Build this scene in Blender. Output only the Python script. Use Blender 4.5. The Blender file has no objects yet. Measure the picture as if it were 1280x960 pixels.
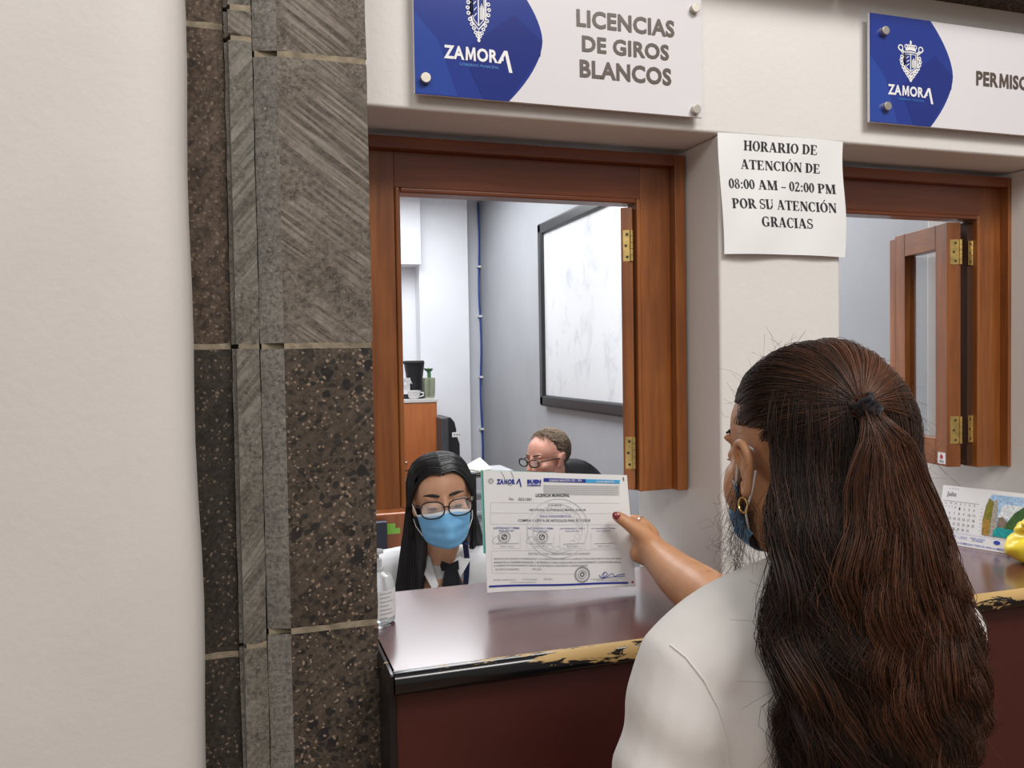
import bpy, bmesh, math, random
import numpy as np
from mathutils import Vector, Matrix
from mathutils.bvhtree import BVHTree
random.seed(7); rng = np.random.default_rng(7)
PI = math.pi
SC = bpy.context.scene; COL = SC.collection

# ---------------------------------------------------------------- camera
FPX = 1030.0
yaw, pitch, roll = map(math.radians, (17.893, -1.7285, -0.9222))
FW = Vector((math.sin(yaw)*math.cos(pitch), math.cos(yaw)*math.cos(pitch), math.sin(pitch)))
r0 = Vector((math.cos(yaw), -math.sin(yaw), 0)); u0 = r0.cross(FW)
RT = math.cos(roll)*r0 + math.sin(roll)*u0
UP = -math.sin(roll)*r0 + math.cos(roll)*u0
CAM = Vector((0, 0, 1.45))
cd = bpy.data.cameras.new('camera'); cam = bpy.data.objects.new('camera', cd); COL.objects.link(cam)
cd.sensor_width = 36; cd.lens = 36*FPX/1280; cd.clip_start = 0.02
m = Matrix((RT, UP, -FW)).transposed().to_4x4(); m.translation = CAM; cam.matrix_world = m
SC.camera = cam

# ---------------------------------------------------------------- light and exposure
SC.view_settings.view_transform = 'Standard'; SC.view_settings.look = 'None'
SC.view_settings.gamma = 1; SC.view_settings.exposure = 0.0
w = bpy.data.worlds.new('world'); SC.world = w; w.use_nodes = True
w.node_tree.nodes['Background'].inputs[0].default_value = (1.0, 0.96, 0.93, 1)
w.node_tree.nodes['Background'].inputs[1].default_value = 0.36
def area(name, loc, target, sx, sy, power, col):
    l = bpy.data.lights.new(name, 'AREA'); l.shape = 'RECTANGLE'; l.size = sx; l.size_y = sy
    l.energy = power; l.color = col
    o = bpy.data.objects.new(name, l); COL.objects.link(o); o.location = loc
    o.rotation_euler = (Vector(target)-Vector(loc)).to_track_quat('-Z', 'Y').to_euler()
    return o
area('hall_ceiling_light', (1.1, -0.45, 3.3), (0.7, 0.3, 1.5), 1.2, 0.6, 50, (1.0, 0.97, 0.935))
area('hall_ceiling_light', (-1.2, -1.6, 3.3), (0.2, 1.2, 1.5), 1.4, 0.8, 29, (1.0, 0.97, 0.94))
area('office_ceiling_light', (0.75, 2.7, 2.52), (0.75, 2.7, 0), 1.2, 1.2, 44, (0.96, 0.98, 1.0))
area('office_ceiling_light', (0.75, 4.5, 2.52), (0.75, 4.5, 0), 1.2, 1.2, 32, (0.96, 0.98, 1.0))

# ---------------------------------------------------------------- measuring helpers (pixels of the photo -> points at real depth)
def ray(x, y): return FW + RT*((x-640)/FPX) - UP*((y-480)/FPX)
def onY(x, y, Y): d = ray(x, y); return CAM + d*(Y/d.y)
def onX(x, y, X): d = ray(x, y); return CAM + d*(X/d.x)
def onZ(x, y, Z): d = ray(x, y); return CAM + d*((Z-CAM.z)/d.z)
def D(x, y, z): return CAM + ray(x, y)*z

# ---------------------------------------------------------------- object helpers
def link(o, parent=None):
    COL.objects.link(o)
    if parent:
        o.parent = parent
        base = parent.location.copy(); p = parent.parent
        # all meshes are written in world coordinates; only Empties carry a location
        o.matrix_parent_inverse = Matrix.Translation(-base) if parent.type == 'EMPTY' else Matrix.Identity(4)
    return o
def mobj(name, V, F, mat, parent=None, smooth=False, mats=None, fmi=None):
    me = bpy.data.meshes.new(name); me.from_pydata([tuple(v) for v in V], [], F)
    for mm in (mats or [mat]): me.materials.append(mm)
    if fmi: me.polygons.foreach_set('material_index', fmi)
    if smooth: me.polygons.foreach_set('use_smooth', [True]*len(me.polygons))
    me.update()
    return link(bpy.data.objects.new(name, me), parent)
def tag(o, label, cat, group=None, kind=None):
    if label: o['label'] = label
    if cat: o['category'] = cat
    if group: o['group'] = group
    if kind: o['kind'] = kind
    return o
def thing(name, label, cat, loc, group=None):
    o = bpy.data.objects.new(name, None); o.empty_display_size = .05; COL.objects.link(o); o.location = loc
    return tag(o, label, cat, group)
def struct(o): o['kind'] = 'structure'; return o
class MB:                                   # collects primitives for ONE mesh
    def __init__(s): s.V = []; s.F = []; s.M = []; s.mi = 0
    def add(s, V, F):
        n = len(s.V); s.V += [Vector(v) for v in V]; s.F += [[i+n for i in f] for f in F]; s.M += [s.mi]*len(F); return s
    def box(s, x0, x1, y0, y1, z0, z1):
        V = [(x, y, z) for x in (x0, x1) for y in (y0, y1) for z in (z0, z1)]
        return s.add(V, [(0,1,3,2),(4,6,7,5),(0,4,5,1),(2,3,7,6),(0,2,6,4),(1,5,7,3)])
    def obox(s, o, a, b, c):                # box spanned by three edge vectors
        o, a, b, c = map(Vector, (o, a, b, c))
        V = [o, o+c, o+b, o+b+c, o+a, o+a+c, o+a+b, o+a+b+c]
        return s.add(V, [(0,1,3,2),(4,6,7,5),(0,4,5,1),(2,3,7,6),(0,2,6,4),(1,5,7,3)])
    def tube(s, pts, rad, n=10, caps=True):
        pts = [Vector(p) for p in pts]
        if not hasattr(rad, '__len__'): rad = [rad]*len(pts)
        up = None; V = []; F = []
        for i, p in enumerate(pts):
            t = (pts[min(i+1, len(pts)-1)]-pts[max(i-1, 0)]).normalized()
            if up is None: up = t.orthogonal().normalized()
            up = (up-t*up.dot(t)).normalized(); sd = t.cross(up)
            for k in range(n):
                a = 2*PI*k/n; V.append(p+(up*math.cos(a)+sd*math.sin(a))*rad[i])
        for i in range(len(pts)-1):
            for k in range(n):
                F.append((i*n+k, i*n+(k+1) % n, (i+1)*n+(k+1) % n, (i+1)*n+k))
        if caps: F.append(list(range(n))[::-1]); F.append([(len(pts)-1)*n+k for k in range(n)])
        return s.add(V, F)
    def cyl(s, a, b, r0, r1=None, n=24): return s.tube([a, b], [r0, r0 if r1 is None else r1], n)
    def lathe(s, prof, c, n=28, sx=1, sy=1):  # prof: (r, z)
        V = []; F = []; c = Vector(c)
        for r, z in prof:
            for k in range(n): a = 2*PI*k/n; V.append(c+Vector((r*math.cos(a)*sx, r*math.sin(a)*sy, z)))
        for i in range(len(prof)-1):
            for k in range(n): F.append((i*n+k, i*n+(k+1) % n, (i+1)*n+(k+1) % n, (i+1)*n+k))
        F.append(list(range(n))[::-1]); F.append([(len(prof)-1)*n+k for k in range(n)])
        return s.add(V, F)
    def ell(s, c, r, R=None, nu=20, nv=12):
        c = Vector(c); V = []; F = []
        if not hasattr(r, '__len__'): r = (r, r, r)
        for j in range(1, nv):
            t = PI*j/nv
            for i in range(nu):
                a = 2*PI*i/nu; v = Vector((r[0]*math.sin(t)*math.cos(a), r[1]*math.sin(t)*math.sin(a), r[2]*math.cos(t)))
                V.append(c+(R @ v if R else v))
        top = Vector((0, 0, r[2])); V.append(c+(R @ top if R else top)); V.append(c-(R @ top if R else top))
        nt = (nv-1)*nu
        for j in range(nv-2):
            for i in range(nu): F.append((j*nu+i, (j+1)*nu+i, (j+1)*nu+(i+1) % nu, j*nu+(i+1) % nu))
        for i in range(nu):
            F.append((nt, i, (i+1) % nu)); F.append((nt+1, (nv-2)*nu+(i+1) % nu, (nv-2)*nu+i))
        return s.add(V, F)
    def limb(s, pts, rad, n=16, sub=5):     # tapered closed limb with round ends, smooth path
        P = [Vector(p) for p in pts]; Q = []; R = []
        for i in range(len(P)-1):
            p0 = P[max(i-1, 0)]; p1 = P[i]; p2 = P[i+1]; p3 = P[min(i+2, len(P)-1)]
            for k in range(sub):
                t = k/sub
                Q.append(.5*((2*p1)+(p2-p0)*t+(2*p0-5*p1+4*p2-p3)*t*t+(-p0+3*p1-3*p2+p3)*t**3)); R.append(rad[i]*(1-t)+rad[i+1]*t)
        Q.append(P[-1]); R.append(rad[-1])
        d0 = (Q[0]-Q[1]).normalized(); d1 = (Q[-1]-Q[-2]).normalized()
        h = []; hr = []
        for a in (80, 60, 40, 20): h.append(Q[0]+d0*R[0]*math.sin(math.radians(a))); hr.append(R[0]*math.cos(math.radians(a)))
        e = []; er = []
        for a in (20, 40, 60, 80): e.append(Q[-1]+d1*R[-1]*math.sin(math.radians(a))); er.append(R[-1]*math.cos(math.radians(a)))
        return s.tube(h+Q+e, hr+R+er, n)
    def xform(s, M): s.V = [M @ v for v in s.V]; return s
    def build(s, name, mat, parent=None, smooth=False, mats=None, bevel=0, seg=2):
        o = mobj(name, s.V, s.F, mat, parent, smooth, mats, s.M)
        bm = bmesh.new(); bm.from_mesh(o.data); bmesh.ops.recalc_face_normals(bm, faces=bm.faces); bm.to_mesh(o.data); bm.free()
        if bevel:
            b = o.modifiers.new('bevel', 'BEVEL'); b.width = bevel; b.segments = seg; b.limit_method = 'ANGLE'; b.angle_limit = .6
            for p in o.data.polygons: p.use_smooth = True
            b.harden_normals = True
        elif smooth:
            auto_smooth(o.data, 40)
        return o
    def fuse(s, name, mat, parent, voxel, it=6, fac=.5, disp=None):   # union into one continuous surface
        me = bpy.data.meshes.new('tmp'); me.from_pydata([tuple(v) for v in s.V], [], s.F)
        bm = bmesh.new(); bm.from_mesh(me); bmesh.ops.recalc_face_normals(bm, faces=bm.faces); bm.to_mesh(me); bm.free()
        t = bpy.data.objects.new('tmp', me); COL.objects.link(t)
        md = t.modifiers.new('r', 'REMESH'); md.mode = 'VOXEL'; md.voxel_size = voxel
        sm = t.modifiers.new('s', 'SMOOTH'); sm.iterations = it; sm.factor = fac
        dg = bpy.context.evaluated_depsgraph_get(); dg.update()
        nm = bpy.data.meshes.new_from_object(t.evaluated_get(dg)); nm.name = name
        bpy.data.objects.remove(t); bpy.data.meshes.remove(me)
        nm.materials.clear(); nm.materials.append(mat)
        n = len(nm.vertices); co = np.empty(n*3, np.float32); nm.vertices.foreach_get('co', co); co = co.reshape(-1, 3)
        if disp is not None:
            no = np.empty(n*3, np.float32); nm.vertices.foreach_get('normal', no); no = no.reshape(-1, 3)
            co = disp(co.astype(float), no.astype(float)).astype(np.float32); nm.vertices.foreach_set('co', co.ravel())
        nm.polygons.foreach_set('use_smooth', [True]*len(nm.polygons)); nm.update()
        return link(bpy.data.objects.new(name, nm), parent)
def auto_smooth(me, deg):
    a = math.cos(math.radians(deg))
    me.polygons.foreach_set('use_smooth', [True]*len(me.polygons))
    bm = bmesh.new(); bm.from_mesh(me)
    for e in bm.edges:
        if len(e.link_faces) == 2: e.smooth = e.link_faces[0].normal.dot(e.link_faces[1].normal) > a
    bm.to_mesh(me); bm.free()
def empty_part(name, parent):
    o = bpy.data.objects.new(name, None); return link(o, parent)
def box(name, mat, parent, *b, bevel=.001): return MB().box(*b).build(name, mat, parent, bevel=bevel)
def bvh(o):
    me = o.data
    return BVHTree.FromPolygons([v.co for v in me.vertices], [tuple(p.vertices) for p in me.polygons])
def hit(tree, x, y, lift=0.0):
    d = ray(x, y).normalized(); h = tree.ray_cast(CAM, d)
    return None if h[0] is None else h[0]-d*lift

# ---------------------------------------------------------------- materials
def nodes(name):
    mt = bpy.data.materials.new(name); mt.use_nodes = True; nt = mt.node_tree
    return mt, nt, nt.nodes['Principled BSDF']
def N(nt, t, **kw):
    n = nt.nodes.new(t)
    for k, v in kw.items():
        if k.startswith('i_'): n.inputs[k[2:].replace('_', ' ')].default_value = v
        else: setattr(n, k, v)
    return n
def coords(nt, scale=(1, 1, 1), rot=(0, 0, 0)):
    tc = N(nt, 'ShaderNodeTexCoord'); mp = N(nt, 'ShaderNodeMapping'); mp.inputs['Scale'].default_value = scale; mp.inputs['Rotation'].default_value = rot
    nt.links.new(tc.outputs['Object'], mp.inputs[0]); return mp.outputs[0]
def noise(nt, vec, scale, detail=4, rough=.55, dist=0):
    n = N(nt, 'ShaderNodeTexNoise', i_Scale=scale, i_Detail=detail, i_Roughness=rough, i_Distortion=dist); nt.links.new(vec, n.inputs['Vector']); return n.outputs['Fac']
def ramp(nt, fac, stops):
    r = N(nt, 'ShaderNodeValToRGB'); e = r.color_ramp.elements
    while len(e) < len(stops): e.new(.5)
    for s_, (p, c) in zip(e, stops): s_.position = p; s_.color = (*c, 1) if len(c) == 3 else c
    nt.links.new(fac, r.inputs[0]); return r.outputs[0]
def mix(nt, fac, a, b, mode='MIX'):
    n = N(nt, 'ShaderNodeMix', data_type='RGBA', blend_type=mode)
    for s_, v in ((n.inputs[0], fac), (n.inputs[6], a), (n.inputs[7], b)):
        if isinstance(v, (int, float)): s_.default_value = v
        elif isinstance(v, tuple): s_.default_value = (*v, 1)
        else: nt.links.new(v, s_)
    return n.outputs[2]
def bump(nt, bs, fac, strength, dist=.001):
    b = N(nt, 'ShaderNodeBump', i_Strength=strength, i_Distance=dist); nt.links.new(fac, b.inputs['Height'])
    nt.links.new(b.outputs[0], bs.inputs['Normal']); return b
def pm(name, c, rough=.5, var=.06, vs=8, bs=60, bstr=.15, bd=.001, metal=0, coat=0, spec=.5, **kw):
    mt, nt, b = nodes(name); v = coords(nt)
    n = noise(nt, v, vs, 5)
    lo = tuple(x*(1-var) for x in c); hi = tuple(min(1, x*(1+var)) for x in c)
    nt.links.new(ramp(nt, n, [(.3, lo), (.7, hi)]), b.inputs['Base Color'])
    b.inputs['Roughness'].default_value = rough; b.inputs['Metallic'].default_value = metal; b.inputs['Coat Weight'].default_value = coat
    b.inputs['Specular IOR Level'].default_value = spec
    for k, val in kw.items(): b.inputs[k.replace('_', ' ')].default_value = val
    if bstr: bump(nt, b, noise(nt, v, bs, 4), bstr, bd)
    return mt
def flat(name, c, rough=.5, **kw): return pm(name, c, rough, var=.03, bstr=0, **kw)

def plaster(name, c, c2, bs=.35):
    mt, nt, b = nodes(name); v = coords(nt)
    a = noise(nt, v, 2.3, 6, .6); base = ramp(nt, a, [(.3, c), (.7, c2)])
    sp = noise(nt, v, 34, 3, .7); col = mix(nt, ramp(nt, sp, [(.74, (0,)*3), (.80, (1,)*3)]), base, tuple(x*.72 for x in c))
    nt.links.new(col, b.inputs['Base Color']); b.inputs['Roughness'].default_value = .55
    h = mix(nt, .5, noise(nt, v, 14, 4, .5), noise(nt, v, 90, 3, .6)); bump(nt, b, h, bs, .003); return mt
def wood(name, grain, dark, mid, light, rough=.32, coat=.35):
    mt, nt, b = nodes(name)
    sc = {'z': (26, 26, 1.7), 'x': (1.7, 26, 26), 'y': (26, 1.7, 26)}[grain]
    v = coords(nt, sc); n1 = noise(nt, v, 1.0, 6, .6, .6)
    v2 = coords(nt, tuple(x*5 for x in sc)); n2 = noise(nt, v2, 1.0, 4, .6)
    base = ramp(nt, n1, [(.22, dark), (.5, mid), (.78, light)])
    v3 = coords(nt); blot = noise(nt, v3, 5, 3)
    col = mix(nt, .25, base, ramp(nt, n2, [(.3, dark), (.7, light)]))
    col = mix(nt, ramp(nt, blot, [(.35, (.35,)*3), (.65, (0,)*3)]), col, dark)
    nt.links.new(col, b.inputs['Base Color']); b.inputs['Roughness'].default_value = rough; b.inputs['Coat Weight'].default_value = coat; b.inputs['Coat Roughness'].default_value = .25
    bump(nt, b, n2, .12, .0006); return mt
def stone(name, c1, c2, pebble=0.0, chisel=0.5, seed=0.0, ang=.65):
    mt, nt, b = nodes(name)
    tc = coords(nt); mv = N(nt, 'ShaderNodeVectorMath', operation='ADD'); nt.links.new(tc, mv.inputs[0]); mv.inputs[1].default_value = (seed, seed*.7, seed*1.3); v = mv.outputs[0]
    a = noise(nt, v, 9, 8, .65); base = ramp(nt, a, [(.32, c1), (.68, c2)])
    f = noise(nt, v, 170, 6, .75); base = mix(nt, ramp(nt, f, [(.36, (.85,)*3), (.56, (0,)*3)]), base, tuple(x*.30 for x in c1))
    g = noise(nt, v, 240, 3, .6); base = mix(nt, ramp(nt, g, [(.60, (0,)*3), (.74, (.6,)*3)]), base, tuple(min(1, x*2.0) for x in c2))
    if pebble:
        dv = N(nt, 'ShaderNodeVectorMath', operation='MULTIPLY_ADD'); nz = N(nt, 'ShaderNodeTexNoise', i_Scale=45.0); nt.links.new(v, nz.inputs['Vector'])
        nt.links.new(nz.outputs['Color'], dv.inputs[0]); dv.inputs[1].default_value = (.016,)*3; nt.links.new(v, dv.inputs[2])
        for sc, lo, hi, cc in ((38, .20, .24, (.012, .012, .014)), (90, .28, .34, (.022, .02, .018)), (120, .17, .2, (.30, .22, .16))):
            vo = N(nt, 'ShaderNodeTexVoronoi', i_Scale=float(sc), i_Randomness=1.0); nt.links.new(dv.outputs[0], vo.inputs['Vector'])
            sel = noise(nt, v, sc*.35, 2); thr = N(nt, 'ShaderNodeMath', operation='ADD'); nt.links.new(vo.outputs['Distance'], thr.inputs[0])
            ms = N(nt, 'ShaderNodeMath', operation='MULTIPLY'); nt.links.new(sel, ms.inputs[0]); ms.inputs[1].default_value = .35 ; sb = N(nt, 'ShaderNodeMath', operation='SUBTRACT'); nt.links.new(thr.outputs[0], sb.inputs[0]); nt.links.new(ms.outputs[0], sb.inputs[1])
            thr.inputs[1].default_value = .10
            base = mix(nt, ramp(nt, sb.outputs[0], [(lo-.03, (pebble,)*3), (hi-.03, (0,)*3)]), base, cc)
    h = f
    if chisel:
        vr = coords(nt, (1, 1, 1), (0, ang, 0)); mp = N(nt, 'ShaderNodeVectorMath', operation='MULTIPLY'); nt.links.new(vr, mp.inputs[0]); mp.inputs[1].default_value = (7, 7, 150)
        ch = noise(nt, mp.outputs[0], 1.0, 3, .5, .4); msk = noise(nt, v, 11, 3)
        mk = ramp(nt, msk, [(.40, (0,)*3), (.56, (chisel,)*3)])
        lines = ramp(nt, ch, [(.40, (0,)*3), (.62, (1,)*3)])
        lc = mix(nt, lines, tuple(x*.5 for x in c1), tuple(min(1, x*1.35) for x in c2)); base = mix(nt, mk, base, lc); h = mix(nt, mk, f, lines)
    nt.links.new(base, b.inputs['Base Color']); b.inputs['Roughness'].default_value = .8; b.inputs['Specular IOR Level'].default_value = .3
    bump(nt, b, h, .6, .0022); return mt
WHITEWALL = plaster('cream_plaster', (.68, .655, .62), (.74, .72, .69))
LEFTWALL = plaster('left_plaster', (.64, .61, .575), (.70, .675, .645), .3)
OFFWHITE = plaster('office_white_paint', (.74, .76, .80), (.80, .82, .86), .25)
GRAY = plaster('office_gray_paint', (.34, .355, .38), (.385, .40, .425), .2)
WD = (.10, .024, .006); WM = (.28, .086, .017); WL = (.43, .155, .032)
WOODZ = wood('varnished_wood_upright', 'z', WD, WM, WL); WOODX = wood('shaded_wood_rail', 'x', WD, (.21, .05, .012), (.31, .085, .02)); WOODY = wood('varnished_wood_depth', 'y', WD, WM, WL)  # rail wood is a darker copy: shade under the lintel put into its colour
ORANGE = wood('orange_veneer', 'z', (.28, .075, .018), (.42, .13, .035), (.50, .17, .05), .4, .2)
BRASS = pm('aged_brass', (.62, .45, .16), .38, var=.25, vs=60, bs=200, bstr=.1, metal=.85)
STEEL = pm('brushed_standoff_metal', (.50, .46, .40), .38, metal=.8, bs=300, bstr=.1)
DARKHOLE = flat('dark_screw', (.04, .03, .02), .6)
BLACKP = pm('black_plastic', (.012, .012, .014), .35, bs=200, bstr=.05)
GLASS, nt_, b_ = nodes('clear_glass'); b_.inputs['Transmission Weight'].default_value = 1; b_.inputs['Roughness'].default_value = .02; b_.inputs['IOR'].default_value = 1.45
bump(nt_, b_, noise(nt_, coords(nt_), 8, 2), .02)
# ================================================================ SETTING
WY = 1.24
lt = MB()
def wallmb(name, boxes, mat):
    mb = MB()
    for b in boxes: mb.box(*b)
    return struct(mb.build(name, mat, bevel=0))
# front wall with two service openings: lintel, post, side parts and parapet below the counter in one piece
P = []
wm = MB()
ox = [(.155, .775), (1.03, 1.56)]; zt = 1.829; zb = .99
def plan_prism(mb, pts, z0, z1):
    n = len(pts); V = [(x, y, z0) for x, y in pts]+[(x, y, z1) for x, y in pts]
    F = [list(range(n))[::-1], [n+i for i in range(n)]]+[(i, (i+1) % n, n+(i+1) % n, n+i) for i in range(n)]
    mb.add(V, F)
plan_prism(wm, [(-.06, 1.24), (.155, 1.24), (.155, 1.56), (-.06, 1.56)], 0, zt)
plan_prism(wm, [(.778, 1.24), (1.028, 1.24), (1.028, 1.56), (.778, 1.56)], 0, zt)
plan_prism(wm, [(1.56, 1.24), (3.2, 1.24), (3.2, 1.56), (1.54, 1.56)], 0, zt)
plan_prism(wm, [(-.06, 1.24), (3.2, 1.24), (3.2, 1.56), (-.06, 1.56)], zt, 3.4)
plan_prism(wm, [(.155, 1.24), (.778, 1.24), (.778, 1.56), (.155, 1.56)], 0, zb)
plan_prism(wm, [(1.028, 1.24), (1.56, 1.24), (1.56, 1.56), (1.028, 1.56)], 0, zb)
struct(wm.build('wall_front', WHITEWALL, bevel=.006, seg=3))
# left hall wall: thick plaster that rounds back to the stone
pl = [(-2.6, 1.085), (-.175, 1.085), (-.14, 1.088), (-.11, 1.094), (-.088, 1.102), (-.074, 1.112), (-.066, 1.126), (-.064, 1.145), (-.064, 1.30), (-2.6, 1.30)]
nz = 48; V = []; F = []
for j in range(nz+1):
    z = 3.4*j/nz
    for i, (x, y) in enumerate(pl):
        k = .0022*math.sin(z*7.3)+.0014*math.sin(z*17+1) + (-.004*max(0, (z-1.55)/.5) if z > 1.55 else 0)
        V.append((x+(k if 1 < i < 9 else 0), y+.001*math.sin(z*5+i), z))
np_ = len(pl)
for j in range(nz):
    for i in range(np_): F.append((j*np_+i, j*np_+(i+1) % np_, (j+1)*np_+(i+1) % np_, (j+1)*np_+i))
o = struct(mobj('wall_left', V, F, LEFTWALL)); auto_smooth(o.data, 50)
# office shell
struct(MB().box(1.60, 1.70, 1.56, 5.8, 0, 2.58).build('wall_right', GRAY))
OB = struct(MB().box(-1.3, 1.6, 5.66, 5.76, 0, 2.58).build('wall_back', OFFWHITE))
struct(MB().box(-1.4, -1.3, 1.56, 5.76, 0, 2.58).build('wall_left_office', OFFWHITE))
xa = onY(525, 400, 5.52).x; xb = onY(586, 400, 5.52).x
struct(MB().box(xa, xb, 5.52, 5.66, 0, 2.58).build('trim_1', OFFWHITE))
struct(MB().box(-1.3, xa, 5.45, 5.66, onY(515, 330, 5.45).z, 2.58).build('trim_2', OFFWHITE))
struct(MB().box(-1.4, 3.2, 1.56, 5.8, 2.58, 2.66).build('ceiling', OFFWHITE))
FLOORM = pm('floor_tile', (.32, .17, .095), .4, var=.1, vs=3, bs=40, bstr=.05)
struct(MB().box(-6, 7, -7, 6.2, -.05, 0).build('floor', FLOORM))
# stone jamb of courses: three profiled strips, mortar recessed
ST_CH = stone('chiselled_grey_stone', (.135, .115, .092), (.235, .205, .172), 0.25, .6, 1.0, -.62)
ST_CH2 = stone('chiselled_strip_stone', (.135, .122, .10), (.21, .195, .168), 0.15, .55, 3.0, .9)
ST_PB = stone('pebbled_stone', (.055, .043, .033), (.115, .088, .066), .9, .25, 5.0, .7)
ST_BR = stone('brown_rough_stone', (.075, .052, .037), (.145, .108, .080), .5, .2, 8.0, 1.0)
ST_DK = stone('dark_rough_stone', (.030, .025, .020), (.065, .052, .040), .5, .2, 11.0, 1.0)
ST_SM = stone('smoothed_margin_stone', (.17, .16, .142), (.23, .218, .192), 0, .15, 14.0, 0.1)
MORTAR = pm('sandy_mortar', (.24, .20, .14), .9, var=.35, vs=60, bs=150, bstr=.6, bd=.002)
J = bpy.data.objects.new('trim_3', None); COL.objects.link(J); J.location = (.05, 1.2, 0); J['kind'] = 'structure'
def rough_block(name, x0, x1, y0, y1, z0, z1, mat, cham=None, n=(5, 14)):
    # a dressed stone: front and edges slightly uneven
    mb = MB(); nx, nzz = n; V = []; F = []; FM = []
    xs = [x0+(x1-x0)*i/nx for i in range(nx+1)]
    if cham: xs = [x0, x0+.004]+[cham+(x1-cham)*i/(nx-1) for i in range(nx)]; 
    zs = [z0+(z1-z0)*j/nzz for j in range(nzz+1)]
    m_ = len(xs)
    for j, z in enumerate(zs):
        for i, x in enumerate(xs):
            e = .0012*(random.random()-.5)
            y = y0+.0009*(random.random()-.5)
            if cham and i == 0: y = y0+.013
            if cham and i == 1: y = y0+.010
            edge = i in (0, m_-1) or j in (0, nzz)
            V.append((x+(e if i in (0, m_-1) else 0), y+(.0025 if edge and not (cham and i == 0) else 0), z+(e if j in (0, nzz) else 0)))
    for j in range(nzz):
        for i in range(m_-1): F.append((j*m_+i, j*m_+i+1, (j+1)*m_+i+1, (j+1)*m_+i)); FM.append(1 if cham and i < 2 else 0)
    b0 = len(V)
    for x, z in ((x0, z0), (x1, z0), (x1, z1), (x0, z1)): V.append((x, y1, z))
    bot = list(range(m_)); top = [nzz*m_+i for i in range(m_)]; lf = [j*m_ for j in range(nzz+1)]; rt = [j*m_+m_-1 for j in range(nzz+1)]
    F += [bot[::-1]+[b0, b0+1][::1] if False else [b0, b0+1]+bot[::-1], top+[b0+2, b0+3], [b0]+lf+[b0+3], [b0+2]+rt[::-1]+[b0+1], [b0, b0+3, b0+2, b0+1]]; FM += [0]*5
    o = mobj(name, V, F, None, J, False, [mat, ST_SM], FM); auto_smooth(o.data, 35); return o
zf = lambda x, y, Y: onY(x, y, Y).z
ja = [0, zf(275, 820, 1.175), zf(265, 433, 1.175), zf(250, 30, 1.175), 2.6]
jb = [0, zf(310, 809, 1.16), zf(308, 433, 1.16), zf(290, 46, 1.16), zf(290, 8, 1.16), 2.6]
jc = [0, zf(410, 785, 1.15), zf(400, 432, 1.15), zf(390, 70, 1.15), 2.6]
for i in range(4): rough_block('stone_block', -.078, -.0178, 1.175, 1.26, ja[i]+.004, ja[i+1]-.004, [ST_DK, ST_DK, ST_BR, ST_BR][i])
jbm = [ST_CH2, ST_CH2, ST_CH2, ST_CH, ST_CH2]
for i in range(5): rough_block('stone_block', -.017, .0185, 1.160, 1.26, jb[i]+.003, jb[i+1]-.003, jbm[i], cham=-.011, n=(4, 14))
for i in range(4): rough_block('stone_block', .0195, .1685, 1.150, 1.26, jc[i]+.004, jc[i+1]-.004, [ST_PB, ST_PB, ST_CH, ST_CH][i], cham=.050, n=(8, 16))
for x0, x1, y, js in ((-.078, -.018, 1.1775, ja), (-.0085, .0183, 1.1625, jb), (.050, .1675, 1.1525, jc), (.021, .050, 1.1625, jc)):
    for z in js[1:-1]: MB().box(x0, x1, y, 1.255, z-.0048, z+.0048).build('mortar_joint', MORTAR, J, bevel=.001)
MB().box(-.078, .166, 1.19, 1.256, 0, 2.6).build('mortar_bed', MORTAR, J)
# projecting stone cornice above the second window
CN = bpy.data.objects.new('trim_4', None); COL.objects.link(CN); CN.location = (1.6, 1.2, 2.1); CN['kind'] = 'structure'
cx = [-.06, .45, 1.02, 1.5, 2.1, 3.0]
for a, b2 in zip(cx[:-1], cx[1:]): MB().box(a+.002, b2-.002, 1.155, 1.245, 2.108, 2.36).build('stone_block', ST_PB, CN, bevel=.004)
# ================================================================ WINDOW FRAMES
def wframe(tg, lx, rx, il, ir, sticker=False, only_right=False):
    """wooden service window: lip moulding, stiles, head rail, inner bead. lx..rx outer, il..ir inner opening"""
    zb = 1.203; zt_ = 1.817; zi = 1.7285; z2 = 1.797
    Yl, Yf = 1.345, 1.364
    MB().box(lx, lx+.021, Yl, 1.41, zb, zt_).build('lip_moulding', WOODZ, tg, bevel=.0015)
    MB().box(rx-.021, rx, Yl, 1.41, zb, zt_).build('lip_moulding', WOODZ, tg, bevel=.0015)
    MB().box(lx+.021, rx-.021, Yl, 1.41, z2, zt_).build('lip_moulding', WOODX, tg, bevel=.0015)
    MB().box(lx+.021, il-.009, Yf, 1.405, zb, z2).build('stile', WOODZ, tg, bevel=.001)
    MB().box(ir+.009, rx-.021, Yf, 1.405, zb, z2).build('stile', WOODZ, tg, bevel=.001)
    MB().box(il-.009, ir+.009, Yf, 1.405, zi+.009, z2).build('head_rail', WOODX, tg, bevel=.001)
    for a, b_ in ((il-.009, il), (ir, ir+.009)): MB().box(a, b_, Yf-.004, 1.400, zb, zi+.009).build('bead', WOODZ, tg, bevel=.003, seg=3)
    MB().box(il, ir, Yf-.004, 1.400, zi, zi+.009).build('bead', WOODX, tg, bevel=.003, seg=3)
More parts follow.
